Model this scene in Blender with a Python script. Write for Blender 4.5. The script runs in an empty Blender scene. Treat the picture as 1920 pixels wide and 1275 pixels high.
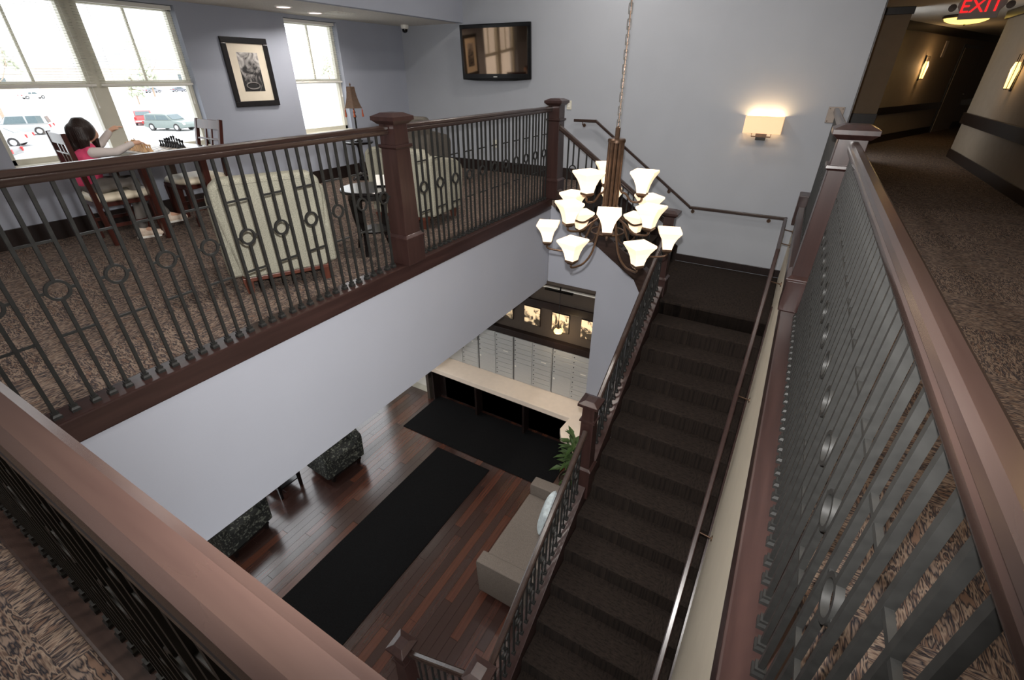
import bpy, bmesh, math, random
from math import radians, sin, cos, pi, sqrt, atan2
from mathutils import Vector, Matrix

SC = bpy.context.scene
COL = SC.collection
random.seed(7)

# ------------------------------------------------------------------ camera, sky, flash, exposure
CAMZ = 1.38
cam_data = bpy.data.cameras.new('camera')
cam = bpy.data.objects.new('camera', cam_data)
COL.objects.link(cam)
cam.location = (0, 0, CAMZ)
cam.rotation_euler = (radians(60.0), 0, radians(30.3))
cam_data.sensor_width = 36.0
cam_data.lens = 862.0 / 1920.0 * 36.0
cam_data.clip_start = 0.01
cam_data.clip_end = 600
SC.camera = cam

world = bpy.data.worlds.new('overcast_sky')
SC.world = world
world.use_nodes = True
_bg = world.node_tree.nodes['Background']
_bg.inputs[0].default_value = (0.93, 0.965, 1.0, 1)
_bg.inputs[1].default_value = 3.2

SC.view_settings.view_transform = 'Standard'
SC.view_settings.look = 'None'
SC.view_settings.exposure = 0.0
SC.view_settings.gamma = 1.0
SC.view_settings.use_curve_mapping = False
SC.cycles.max_bounces = 10
SC.cycles.diffuse_bounces = 5
SC.cycles.transparent_max_bounces = 16
SC.cycles.sample_clamp_indirect = 6.0
SC.cycles.caustics_reflective = False
SC.cycles.caustics_refractive = False

# the photographer's flash, sitting just above the lens
_fl = bpy.data.lights.new('camera_flash', 'SPOT')
_fl.energy = 600
_fl.spot_size = radians(124)
_fl.spot_blend = 1.0
_fl.shadow_soft_size = 0.02
_fl.color = (1.0, 0.97, 0.94)
flash = bpy.data.objects.new('camera_flash', _fl)
COL.objects.link(flash)
_m = cam.rotation_euler.to_matrix()
flash.location = Vector(cam.location) + _m @ Vector((0.0, 0.12, -0.02))
flash.rotation_euler = (radians(64.0), 0, radians(29.0))

def portal(y0, y1, z0, z1, x):
    d = bpy.data.lights.new('window_portal', 'AREA')
    d.shape = 'RECTANGLE'; d.size = z1 - z0; d.size_y = y1 - y0
    d.cycles.is_portal = True
    o = bpy.data.objects.new('window_portal', d); COL.objects.link(o)
    o.location = (x, (y0 + y1) / 2, (z0 + z1) / 2)
    o.rotation_euler = (0, radians(-90), 0)
for _y in ((1.49, 3.28), (4.575, 5.41)):
    portal(_y[0], _y[1], 0.66, 2.0, -6.17)
for _y in ((1.1, 3.4), (4.3, 5.3)):
    portal(_y[0], _y[1], -3.6, -1.25, -6.17)

# ------------------------------------------------------------------ materials
def lin(c):
    return tuple(((v / 255.0) / 12.92 if v <= 10 else (((v / 255.0) + 0.055) / 1.055) ** 2.4) for v in c)

def M(name, rgb, rough=0.6, metal=0.0, var=0.12, scale=12.0, bump=0.0, bscale=None, coat=0.0, spec=0.5,
      emit=None, estr=0.0, stretch=(1, 1, 1), srgb=True, alpha=None):
    m = bpy.data.materials.new(name); m.use_nodes = True
    nt = m.node_tree; n = nt.nodes; L = nt.links
    p = n['Principled BSDF']
    c = lin(rgb) if srgb else rgb
    tc = n.new('ShaderNodeTexCoord'); mp = n.new('ShaderNodeMapping')
    mp.inputs['Scale'].default_value = stretch
    L.new(tc.outputs['Object'], mp.inputs['Vector'])
    nz = n.new('ShaderNodeTexNoise'); nz.inputs['Scale'].default_value = scale; nz.inputs['Detail'].default_value = 4
    L.new(mp.outputs[0], nz.inputs['Vector'])
    rp = n.new('ShaderNodeValToRGB')
    rp.color_ramp.elements[0].position = 0.3; rp.color_ramp.elements[1].position = 0.7
    rp.color_ramp.elements[0].color = tuple(max(0, v * (1 - var)) for v in c) + (1,)
    rp.color_ramp.elements[1].color = tuple(min(1, v * (1 + var)) for v in c) + (1,)
    L.new(nz.outputs['Fac'], rp.inputs[0]); L.new(rp.outputs[0], p.inputs['Base Color'])
    p.inputs['Roughness'].default_value = rough
    p.inputs['Metallic'].default_value = metal
    p.inputs['Specular IOR Level'].default_value = spec
    p.inputs['Coat Weight'].default_value = coat
    p.inputs['Coat Roughness'].default_value = 0.2
    if bump:
        b = n.new('ShaderNodeBump'); b.inputs['Strength'].default_value = bump; b.inputs['Distance'].default_value = 0.01
        nb = n.new('ShaderNodeTexNoise'); nb.inputs['Scale'].default_value = bscale or scale * 4
        L.new(mp.outputs[0], nb.inputs['Vector'])
        L.new(nb.outputs['Fac'], b.inputs['Height']); L.new(b.outputs[0], p.inputs['Normal'])
    if emit:
        p.inputs['Emission Color'].default_value = tuple(lin(emit)) + (1,)
        p.inputs['Emission Strength'].default_value = estr
    return m

def carpet_mat(name, cols, tile=0.62, sc=1.0):
    m = bpy.data.materials.new(name); m.use_nodes = True
    nt = m.node_tree; n = nt.nodes; L = nt.links; p = n['Principled BSDF']
    p.inputs['Roughness'].default_value = 0.95; p.inputs['Specular IOR Level'].default_value = 0.1
    tc = n.new('ShaderNodeTexCoord')
    ch = n.new('ShaderNodeTexChecker'); ch.inputs['Scale'].default_value = 1.0 / tile
    off = n.new('ShaderNodeMapping'); off.inputs['Location'].default_value = (0.11, 0.07, 0.31)
    L.new(tc.outputs['Object'], off.inputs['Vector']); L.new(off.outputs[0], ch.inputs['Vector'])
    outs = []
    for k, st in enumerate(((9 * sc, 30 * sc, 1), (30 * sc, 9 * sc, 1))):
        mp = n.new('ShaderNodeMapping'); mp.inputs['Scale'].default_value = st
        L.new(tc.outputs['Object'], mp.inputs['Vector'])
        nz = n.new('ShaderNodeTexNoise'); nz.inputs['Scale'].default_value = 1.0; nz.inputs['Detail'].default_value = 2
        nz.inputs['Roughness'].default_value = 0.65; nz.inputs['Distortion'].default_value = 0.25
        L.new(mp.outputs[0], nz.inputs['Vector'])
        mp2 = n.new('ShaderNodeMapping'); mp2.inputs['Scale'].default_value = (st[0] * 2.6, st[1] * 6.5, 1) if k == 0 else (st[0] * 6.5, st[1] * 2.6, 1)
        L.new(tc.outputs['Object'], mp2.inputs['Vector'])
        nf = n.new('ShaderNodeTexNoise'); nf.inputs['Scale'].default_value = 1.0; nf.inputs['Detail'].default_value = 1
        L.new(mp2.outputs[0], nf.inputs['Vector'])
        mx = n.new('ShaderNodeMath'); mx.operation = 'MULTIPLY_ADD'; mx.inputs[1].default_value = 0.26
        L.new(nf.outputs['Fac'], mx.inputs[0])
        sb = n.new('ShaderNodeMath'); sb.operation = 'SUBTRACT'; sb.inputs[1].default_value = 0.13
        L.new(nz.outputs['Fac'], sb.inputs[0]); L.new(sb.outputs[0], mx.inputs[2])
        outs.append(mx)
    mixv = n.new('ShaderNodeMix'); mixv.data_type = 'FLOAT'
    L.new(ch.outputs['Fac'], mixv.inputs['Factor']); L.new(outs[0].outputs[0], mixv.inputs['A']); L.new(outs[1].outputs[0], mixv.inputs['B'])
    rp = n.new('ShaderNodeValToRGB'); el = rp.color_ramp.elements
    pos = [0.34, 0.42, 0.47, 0.53, 0.585, 0.66]
    while len(el) < len(cols): el.new(0.5)
    for e, q, c in zip(el, pos, cols): e.position = q; e.color = tuple(lin(c)) + (1,)
    L.new(mixv.outputs['Result'], rp.inputs[0]); L.new(rp.outputs[0], p.inputs['Base Color'])
    b = n.new('ShaderNodeBump'); b.inputs['Strength'].default_value = 0.35; b.inputs['Distance'].default_value = 0.004
    L.new(mixv.outputs['Result'], b.inputs['Height']); L.new(b.outputs[0], p.inputs['Normal'])
    return m

def wood_mat(name, dark, light, rough=0.3, stretch=(30, 30, 2), coat=0.15):
    m = M(name, dark, rough=rough, coat=coat, scale=1.0, stretch=stretch)
    rp = [x for x in m.node_tree.nodes if x.type == 'VALTORGB'][0]
    rp.color_ramp.elements[0].color = tuple(lin(dark)) + (1,)
    rp.color_ramp.elements[1].color = tuple(lin(light)) + (1,)
    return m

def glass_mat(name, tint=(1, 1, 1)):
    m = bpy.data.materials.new(name); m.use_nodes = True
    nt = m.node_tree; n = nt.nodes; L = nt.links
    for x in list(n):
        if x.type == 'BSDF_PRINCIPLED': n.remove(x)
    tr = n.new('ShaderNodeBsdfTransparent'); tr.inputs[0].default_value = tint + (1,)
    gl = n.new('ShaderNodeBsdfGlossy'); gl.inputs['Roughness'].default_value = 0.02
    lw = n.new('ShaderNodeLayerWeight'); lw.inputs[0].default_value = 0.5
    pw = n.new('ShaderNodeMath'); pw.operation = 'POWER'; pw.inputs[1].default_value = 4.0; L.new(lw.outputs['Facing'], pw.inputs[0])
    fr = n.new('ShaderNodeMath'); fr.operation = 'MULTIPLY_ADD'; fr.inputs[1].default_value = 0.6; fr.inputs[2].default_value = 0.03; L.new(pw.outputs[0], fr.inputs[0])
    mx = n.new('ShaderNodeMixShader')
    L.new(fr.outputs[0], mx.inputs[0]); L.new(tr.outputs[0], mx.inputs[1]); L.new(gl.outputs[0], mx.inputs[2])
    L.new(mx.outputs[0], n['Material Output'].inputs[0])
    return m

MT = dict(
    wall=M('blue_grey_paint', (158, 163, 175), 0.75, var=0.02, scale=3, bump=0.08, bscale=220, spec=0.25),
    wall_far=M('pale_grey_blue_paint', (163, 167, 174), 0.75, var=0.02, scale=3, bump=0.05, bscale=220, spec=0.25),
    wall_bulk=M('pale_lavender_paint', (164, 167, 177), 0.7, var=0.015, scale=2, bump=0.04, bscale=220, spec=0.3),
    cream=M('cream_wall_paint', (196, 187, 170), 0.75, var=0.03, scale=4, bump=0.05, bscale=200, spec=0.25),
    taupe=M('taupe_corridor_paint', (152, 138, 121), 0.8, var=0.04, scale=6, bump=0.1, bscale=150, spec=0.2),
    ceil=M('textured_ceiling_white', (214, 211, 204), 0.9, var=0.08, scale=60, bump=0.4, bscale=90, spec=0.1),
    brown=M('dark_taupe_paint', (66, 57, 50), 0.8, var=0.04, scale=6),
    wood=wood_mat('mahogany_stain', (44, 28, 26), (58, 39, 36), 0.32),
    wood_x=wood_mat('mahogany_stain_lengthwise', (44, 32, 29), (58, 45, 40), 0.24, (2, 30, 30)),
    wood_y=wood_mat('mahogany_stain_crosswise', (43, 28, 26), (57, 39, 36), 0.28, (30, 2, 30)),
    base=wood_mat('espresso_trim', (24, 17, 16), (36, 25, 22), 0.4),
    iron=M('dark_bronze_iron', (42, 42, 41), 0.48, 0.2, var=0.18, scale=40, spec=0.35),
    bronze=M('rubbed_bronze', (92, 72, 58), 0.35, 0.7, var=0.2, scale=30),
    carpet=carpet_mat('streaked_carpet', [(118, 103, 93), (36, 39, 46), (96, 80, 71), (134, 118, 105), (32, 35, 42), (108, 88, 76)]),
    stair=carpet_mat('stair_carpet', [(30, 26, 24), (36, 31, 28), (40, 34, 31), (45, 38, 34), (38, 33, 30), (50, 42, 37)], 5.0, 2.2),
    mat=M('black_entrance_mat', (20, 20, 21), 0.95, var=0.4, scale=120, bump=0.5, bscale=400, spec=0.1),
    lobbybase=M('subfloor', (40, 30, 27), 0.6),
    frame=M('cream_window_vinyl', (206, 203, 188), 0.45, var=0.03),
    white=M('white_plastic', (226, 224, 216), 0.45, var=0.02),
    black=M('black_plastic', (7, 7, 8), 0.22, var=0.1, spec=0.35),
    blackwood=M('black_lacquer', (20, 17, 17), 0.22, var=0.2, coat=0.3),
    screen=M('television_glass', (128, 108, 90), 0.045, 1.0, var=0.03, scale=2),
    steel=M('brushed_aluminium', (182, 184, 184), 0.45, 0.3, var=0.06, scale=3, stretch=(1, 1, 40)),
    nickel=M('brushed_nickel', (140, 130, 122), 0.55, 0.6, var=0.1),
    counter=M('cream_laminate', (234, 219, 203), 0.4, var=0.03),
    fabric=M('speckled_beige_fabric', (150, 148, 134), 0.95, var=0.3, scale=160, bump=0.3, bscale=400, spec=0.1),
    cushion=M('cream_vinyl_cushion', (222, 212, 190), 0.45, var=0.03),
    sofa=M('grey_taupe_tweed', (116, 108, 101), 0.95, var=0.16, scale=120, bump=0.3, bscale=300, spec=0.1),
    redwood=wood_mat('cherry_wood', (52, 23, 19), (74, 36, 29), 0.3),
    redwood_l=wood_mat('light_cherry_wood', (78, 42, 33), (94, 53, 41), 0.35),
    skin=M('skin', (224, 176, 148), 0.55, var=0.04),
    hair=M('dark_brown_hair', (38, 24, 20), 0.42, var=0.5, scale=2, stretch=(60, 60, 4), bump=0.4, bscale=3),
    pink=M('pink_vest', (240, 84, 128), 0.85, var=0.06),
    shirt=M('white_knit', (216, 206, 202), 0.9, var=0.04),
    trouser=M('grey_trousers', (112, 108, 104), 0.9, var=0.1),
    shoe=M('white_sneaker', (226, 208, 190), 0.6, var=0.1, scale=40),
    glass=glass_mat('window_glass'),
    shade=M('frosted_shade', (240, 226, 206), 0.5, var=0.02, emit=(255, 222, 182), estr=0.85),
    shade_w=M('linen_shade_lit', (244, 222, 190), 0.8, var=0.03, scale=200, emit=(255, 196, 134), estr=0.55),
    lampglow=M('amber_glass_lit', (250, 220, 150), 0.4, var=0.03, emit=(255, 206, 120), estr=3.0),
    domeglow=M('alabaster_dome_lit', (245, 225, 150), 0.4, var=0.05, emit=(255, 214, 110), estr=2.2),
    bulb=M('lit_recessed_lens', (250, 235, 235), 0.4, var=0.01, emit=(255, 225, 225), estr=3.0),
    shade_b=M('brown_silk_shade', (70, 52, 38), 0.8, var=0.25, scale=60),
    tassel=M('rust_tassel', (150, 72, 44), 0.9, var=0.2),
    plant=M('fern_green', (62, 86, 40), 0.6, var=0.4, scale=9),
    pot=M('dark_glazed_pot', (50, 40, 34), 0.35),
    snow=M('pale_concrete_and_snow', (222, 222, 222), 0.9, var=0.05, scale=0.15),
    foliage=M('winter_foliage', (205, 210, 190), 0.9, var=0.3, scale=1),
    trunk=M('pale_bark', (180, 158, 140), 0.9, var=0.2),
    tyre=M('tyre_rubber', (60, 58, 58), 0.9),
    roof=M('snowy_roof', (205, 205, 210), 0.9, var=0.05),
    housew=M('pale_siding', (220, 206, 190), 0.9, var=0.05),
    brick=M('faded_brick', (200, 140, 110), 0.9, var=0.1, scale=3),
    redlight=M('red_tail_lamp', (210, 40, 40), 0.4, var=0.1),
    carglass=M('car_window_glass', (96, 112, 116), 0.1, var=0.1),
    exitred=M('exit_letter_red', (220, 20, 24), 0.4, var=0.02, emit=(255, 24, 28), estr=1.4),
    exitplate=M('exit_plate_acrylic', (190, 178, 168), 0.4, var=0.03),
    paper=M('photo_mat_board', (214, 204, 186), 0.9, var=0.02),
    chessw=M('boxwood', (214, 176, 132), 0.4, var=0.1),
    chessb=M('ebony', (22, 20, 24), 0.35, var=0.2),
)
# ------------------------------------------------------------------ mesh helpers
class MB:
    def __init__(s): s.v = []; s.f = []
    def add(s, vs, fs):
        o = len(s.v); s.v += [tuple(v) for v in vs]; s.f += [tuple(i + o for i in f) for f in fs]; return s
    def box(s, x0, x1, y0, y1, z0, z1):
        return s.add([(x0, y0, z0), (x1, y0, z0), (x1, y1, z0), (x0, y1, z0), (x0, y0, z1), (x1, y0, z1), (x1, y1, z1), (x0, y1, z1)],
                     [(3, 2, 1, 0), (4, 5, 6, 7), (0, 1, 5, 4), (1, 2, 6, 5), (2, 3, 7, 6), (3, 0, 4, 7)])
    def cbox(s, c, d): return s.box(c[0] - d[0] / 2, c[0] + d[0] / 2, c[1] - d[1] / 2, c[1] + d[1] / 2, c[2] - d[2] / 2, c[2] + d[2] / 2)
    def prism(s, poly, a, b, axis='y'):
        n = len(poly)
        def q(p, t):
            return (p[0], t, p[1]) if axis == 'y' else ((t, p[0], p[1]) if axis == 'x' else (p[0], p[1], t))
        vs = [q(p, a) for p in poly] + [q(p, b) for p in poly]
        fs = [tuple(range(n)), tuple(range(2 * n - 1, n - 1, -1))] + [(i, i + n, (i + 1) % n + n, (i + 1) % n) for i in range(n)]
        return s.add(vs, fs)
    def frustum(s, c, z0, h0, z1, h1, n=4, rot=pi / 4):
        # square / polygonal frustum, half sizes h0, h1 (for n=4 half side)
        k = 1 / cos(pi / n)
        vs = []
        for z, h in ((z0, h0), (z1, h1)):
            for i in range(n):
                a = rot + 2 * pi * i / n
                vs.append((c[0] + h * k * cos(a), c[1] + h * k * sin(a), z))
        fs = [tuple(range(n - 1, -1, -1)), tuple(range(n, 2 * n))] + [(i, (i + 1) % n, (i + 1) % n + n, i + n) for i in range(n)]
        return s.add(vs, fs)
    def lathe(s, prof, n=20, c=(0, 0, 0), rot=0, cap=True):
        # prof list of (r,z)
        vs = []
        for r, z in prof:
            for i in range(n):
                a = rot + 2 * pi * i / n
                vs.append((c[0] + r * cos(a), c[1] + r * sin(a), c[2] + z))
        fs = []
        for j in range(len(prof) - 1):
            for i in range(n):
                fs.append((j * n + i, j * n + (i + 1) % n, (j + 1) * n + (i + 1) % n, (j + 1) * n + i))
        if cap:
            fs.append(tuple(range(n - 1, -1, -1))); fs.append(tuple(range((len(prof) - 1) * n, len(prof) * n)))
        return s.add(vs, fs)
    def tube(s, path, r, n=8, close=False):
        P = [Vector(p) for p in path]; m = len(P)
        rs = r if isinstance(r, (list, tuple)) else [r] * m
        vs = []; up0 = None
        for i in range(m):
            if close: t = P[(i + 1) % m] - P[i - 1]
            else: t = P[min(i + 1, m - 1)] - P[max(i - 1, 0)]
            t.normalize()
            if up0 is None:
                up0 = Vector((0, 0, 1)) if abs(t.z) < 0.9 else Vector((1, 0, 0))
            u = (up0 - t * up0.dot(t))
            if u.length < 1e-4: u = Vector((1, 0, 0)) - t * t.x
            u.normalize(); up0 = u; w = t.cross(u)
            for k in range(n):
                a = 2 * pi * (k + 0.5) / n
                vs.append(P[i] + (u * cos(a) + w * sin(a)) * rs[i])
        fs = []
        for j in range(m if close else m - 1):
            j2 = (j + 1) % m
            for k in range(n):
                fs.append((j * n + k, j * n + (k + 1) % n, j2 * n + (k + 1) % n, j2 * n + k))
        if not close:
            fs.append(tuple(range(n - 1, -1, -1))); fs.append(tuple(range((m - 1) * n, m * n)))
        return s.add(vs, fs)
    def sweep(s, prof, a, b, side):
        # prof list of (side offset, up offset) swept from a to b, side = horizontal unit vector
        a = Vector(a); b = Vector(b); sd = Vector(side)
        n = len(prof)
        vs = [a + sd * p[0] + Vector((0, 0, p[1])) for p in prof] + [b + sd * p[0] + Vector((0, 0, p[1])) for p in prof]
        fs = [tuple(range(n)), tuple(range(2 * n - 1, n - 1, -1))] + [(i, i + n, (i + 1) % n + n, (i + 1) % n) for i in range(n)]
        return s.add(vs, fs)
    def ball(s, c, r, n=12, m=8):
        rr = r if isinstance(r, (tuple, list)) else (r, r, r)
        vs = [(c[0], c[1], c[2] - rr[2])]
        for j in range(1, m):
            ph = -pi / 2 + pi * j / m
            for i in range(n):
                a = 2 * pi * i / n
                vs.append((c[0] + rr[0] * cos(ph) * cos(a), c[1] + rr[1] * cos(ph) * sin(a), c[2] + rr[2] * sin(ph)))
        vs.append((c[0], c[1], c[2] + rr[2]))
        fs = [(0, 1 + (i + 1) % n, 1 + i) for i in range(n)]
        for j in range(m - 2):
            for i in range(n):
                fs.append((1 + j * n + i, 1 + j * n + (i + 1) % n, 1 + (j + 1) * n + (i + 1) % n, 1 + (j + 1) * n + i))
        t = len(vs) - 1; o = 1 + (m - 2) * n
        fs += [(o + i, o + (i + 1) % n, t) for i in range(n)]
        return s.add(vs, fs)
    def mesh(s, name, mat, bevel=0.0, seg=2, smooth=False, ang=35):
        me = bpy.data.meshes.new(name); me.from_pydata(s.v, [], s.f)
        bm = bmesh.new(); bm.from_mesh(me)
        bmesh.ops.recalc_face_normals(bm, faces=bm.faces)
        if bevel:
            es = [e for e in bm.edges if len(e.link_faces) == 2 and e.calc_face_angle(0) > radians(25)]
            bmesh.ops.bevel(bm, geom=es, offset=bevel, segments=seg, profile=0.6, affect='EDGES', clamp_overlap=True)
        if smooth:
            for f in bm.faces: f.smooth = True
            for e in bm.edges:
                e.smooth = not (len(e.link_faces) == 2 and e.calc_face_angle(0) > radians(ang))
        bm.to_mesh(me); bm.free()
        if mat: me.materials.append(MT[mat] if isinstance(mat, str) else mat)
        return me
    def build(s, name, mat, parent=None, loc=(0, 0, 0), **k):
        return link(name, s.mesh(name, mat, **k), parent, loc)

def link(name, me, parent=None, loc=(0, 0, 0), rot=None):
    o = bpy.data.objects.new(name, me); COL.objects.link(o)
    o.location = loc
    if rot: o.rotation_euler = rot
    if parent: o.parent = parent
    return o

def tag(o, label, cat, group=None):
    o['label'] = label; o['category'] = cat
    if group: o['group'] = group
    return o

def thing(name, label, cat, loc=(0, 0, 0), rotz=0.0, group=None):
    o = bpy.data.objects.new(name, None); COL.objects.link(o)
    o.empty_display_size = 0.1
    o.location = loc; o.rotation_euler = (0, 0, rotz)
    return tag(o, label, cat, group)

def struct(o):
    o['kind'] = 'structure'; return o

def copy_tree(o, parent=None):
    c = o.copy(); COL.objects.link(c); c.parent = parent
    for ch in list(o.children): copy_tree(ch, c)
    return c

def remeshed(name, mb, mat, parent, voxel, loc=(0, 0, 0), smooth_it=6):
    # one continuous skin grown from overlapping volumes
    ob = mb.build(name + '_tmp', None)
    md = ob.modifiers.new('r', 'REMESH'); md.mode = 'VOXEL'; md.voxel_size = voxel; md.use_smooth_shade = True
    ms = ob.modifiers.new('s', 'SMOOTH'); ms.iterations = smooth_it; ms.factor = 0.5
    dg = bpy.context.evaluated_depsgraph_get()
    me = bpy.data.meshes.new_from_object(ob.evaluated_get(dg))
    bpy.data.objects.remove(ob)
    me.name = name; me.materials.clear(); me.materials.append(MT[mat])
    for p in me.polygons: p.use_smooth = True
    return link(name, me, parent, loc)

def limb(mb, pts, rs, n=10):
    mb.tube(pts, list(rs), n)
    for p, r in zip(pts, rs): mb.ball(p, r, n, 6)

def text_mesh(txt, size, depth, mat):
    cu = bpy.data.curves.new('t', 'FONT'); cu.body = txt; cu.size = size; cu.extrude = depth
    cu.align_x = 'CENTER'; cu.align_y = 'CENTER'
    ob = bpy.data.objects.new('t', cu); COL.objects.link(ob)
    dg = bpy.context.evaluated_depsgraph_get()
    me = bpy.data.meshes.new_from_object(ob.evaluated_get(dg))
    bpy.data.objects.remove(ob); bpy.data.curves.remove(cu)
    me.materials.clear(); me.materials.append(MT[mat])
    return me
# ------------------------------------------------------------------ key dimensions
XW = -5.98          # window wall
YF = 6.73           # far wall
XL = -2.56          # left edge of the stairwell
YS = 5.38           # wall below the short upper flight
XR = 0.175          # wall below the right hand railing
ZL = -3.9           # lobby floor
ZLC = -1.136        # lobby ceiling
ZC = 2.04           # lounge soffit
ZH = 3.3            # ceiling over the stairwell
ZK = 2.32           # corridor ceiling

# ------------------------------------------------------------------ floors and ceilings
b = MB()
b.box(XW, -2.64, -2.6, YF, -0.14, 0)
b.box(-2.64, -2.45, YS + 0.02, YF, -0.14, 0)
b.box(-2.64, 2.5, -2.6, 0.0, -0.14, 0)
b.box(0.2, 2.5, 0.0, 13.0, -0.14, 0)
b.box(0.2, 7.0, 13.0, 24.0, -0.14, 0)
b.box(2.5, 7.0, 12.6, 13.0, -0.14, 0)
struct(b.build('floor', 'carpet'))

lob = struct(MB().box(-6.1, 0.3, -3.0, YS + 0.3, ZL - 0.12, ZL - 0.012).build('floor_lobby', 'lobbybase'))
# lobby planks run towards the mail wall; each one is a piece of its own
pm = []
for k, (d, l) in enumerate((((44, 29, 26), (60, 39, 34)), ((56, 36, 31), (74, 47, 40)), ((66, 38, 30), (88, 52, 40)), ((50, 35, 32), (66, 46, 42)), ((72, 42, 32), (88, 52, 39)))):
    pm.append(wood_mat('walnut_plank_tone_%d' % (k + 1), d, l, 0.2, (40, 2.2, 40), 1.0))
PW, PL = 0.102, 1.36
plank_me = [MB().box(0.001, PW - 0.001, 0.0012, PL - 0.0012, -0.012, 0).mesh('plank', m, bevel=0.0008, seg=1) for m in pm]
ncol = 0
for i in range(44):
    x = -5.62 + i * PW
    off = (i * 0.37 + random.random() * 0.3) % 1.0
    y = 0.0 - off * PL
    while y < 5.45:
        if y + PL > 0.2:
            ncol += 1
            link('plank', plank_me[random.choice((0, 0, 1, 1, 1, 2, 3, 3, 0, 4))], lob, (x, y, ZL))
        y += PL

struct(MB().box(XW, -4.86, -2.6, YF, ZC, ZC + 0.1).build('ceiling', 'ceil'))
struct(MB().box(-4.86, -4.772, -2.6, YF, ZC, ZH).build('wall_soffit', 'wall'))
struct(MB().box(-4.9, 0.5, -2.6, YF + 0.2, ZH, ZH + 0.1).build('ceiling_stairwell', 'ceil'))
b = MB(); b.box(0.37, 2.6, -2.6, 13.0, ZK, ZK + 0.1); b.box(0.37, 7, 13.0, 24, ZK, ZK + 0.1); b.box(2.6, 7, 12.5, 13.0, ZK, ZK + 0.1)
struct(b.build('ceiling_corridor', 'ceil'))
struct(MB().box(0.37, 0.46, -2.6, YF, ZK, ZH).build('wall_corridor_header', 'wall_far'))
b = MB(); b.box(-6.1, -2.6, -3.0, YS + 0.3, ZLC, -0.95); b.box(-2.6, -1.8, YS + 0.12, YS + 0.3, ZLC, -1.0)
struct(b.build('ceiling_lobby', 'ceil'))

# ------------------------------------------------------------------ walls
def holed_wall(name, mat, x0, x1, y0, y1, z0, z1, holes):
    # wall facing +x with rectangular holes (ya, yb, za, zb), sorted along y
    b = MB(); y = y0
    for (ya, yb, za, zb) in holes:
        b.box(x0, x1, y, ya, z0, z1); b.box(x0, x1, ya, yb, z0, za); b.box(x0, x1, ya, yb, zb, z1); y = yb
    b.box(x0, x1, y, y1, z0, z1)
    return struct(b.build(name, mat))
WA = (1.49, 3.28, 0.66, 2.0); WB = (4.575, 5.41, 0.66, 2.0)
holed_wall('wall_left', 'wall', XW - 0.2, XW, -2.7, YF + 0.2, -0.14, ZC + 0.3, [WA, WB])
holed_wall('wall_left_lobby', 'cream', XW - 0.2, XW, -3.1, YS + 0.5, ZL - 0.1, -0.14, [(1.1, 3.4, -3.6, -1.25), (4.3, 5.3, -3.6, -1.25)])
struct(MB().box(XW - 0.2, 0.37, YF, YF + 0.2, -4.0, ZH).build('wall_far', 'wall_far'))
struct(MB().box(XW - 0.2, 2.7, -2.8, -2.6, -0.14, ZH).build('wall_near', 'wall_far'))
struct(MB().box(XW - 0.2, 0.4, -3.2, -3.0, -4.0, -0.14).build('wall_near_lobby', 'cream'))
struct(MB().box(-2.69, -2.575, 0.0, YS, ZLC, -0.1).build('wall_stairwell_left', 'wall_bulk'))
struct(MB().box(XR, XR + 0.12, 0.0, YF, -4.0, -0.03).build('wall_stairwell_right', 'cream'))
struct(MB().box(-2.69, XR, -0.1, 0.13, -1.2, -0.1).build('wall_stairwell_near', 'wall_bulk'))
# wall under the short upper flight, cut by the sloping stringer and the mail room opening
poly = [(-2.57, ZLC), (-1.86, ZLC), (-1.86, ZL), (-1.1, ZL), (-1.1, -1.12), (-1.28, -0.9), (-2.57, -0.06)]
struct(MB().prism(poly, YS, YS + 0.12, 'y').build('wall_under_stair', 'wall_bulk'))
struct(MB().prism([(5.35, ZL), (5.35, -1.15), (1.6, -3.62), (1.4, ZL)], -1.12, -1.06, 'x').build('wall_stair_side', 'wall_bulk'))
# mail alcove
struct(MB().box(-4.83, -1.8, 5.68, 5.8, ZL, ZLC).build('wall_mail', 'brown'))
struct(MB().box(-4.87, -4.81, 5.2, 5.7, ZL, ZLC).build('wall_mail_left', 'brown'))
struct(MB().box(-1.86, -1.8, YS + 0.12, 5.7, ZL, ZLC).build('wall_mail_right', 'wall_bulk'))
struct(MB().box(-6.1, -4.87, YS, YS + 0.15, ZL, ZLC).build('wall_lobby_far', 'cream'))
# corridor
struct(MB().box(2.5, 2.62, -2.7, 12.5, -0.1, ZK).build('wall_right', 'taupe'))
struct(MB().box(2.62, 7.0, 12.4, 12.5, -0.1, ZK).build('wall_right_return', 'taupe'))
struct(MB().box(0.25, 1.0, 11.0, 11.15, -0.1, ZK).build('wall_corridor_stub', 'taupe'))
struct(MB().box(0.25, 0.37, YF + 0.2, 11.1, -0.1, ZK).build('wall_corridor_left', 'taupe'))
dA = Vector((0.55, 12.09, 0)); dB = Vector((4.9, 22.49, 0)); dU = (dB - dA).normalized(); dN = Vector((dU.y, -dU.x, 0))
DANG = atan2(dU.y, dU.x)
diag = MB().box(0, (dB - dA).length, 0, 0.12, -0.1, ZK).build('wall_corridor_diagonal', 'taupe', loc=dA); diag.rotation_euler = (0, 0, DANG); struct(diag)
struct(MB().box(0.2, 7, 23.6, 23.7, -0.1, ZK).build('wall_corridor_end', 'taupe'))
struct(MB().box(6.9, 7, 12.4, 23.7, -0.1, ZK).build('wall_corridor_turn', 'taupe'))

def trimbox(n, *a, mat='base', bevel=0.004):
    return struct(MB().box(*a).build('trim_%d' % n, mat, bevel=bevel))
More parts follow.
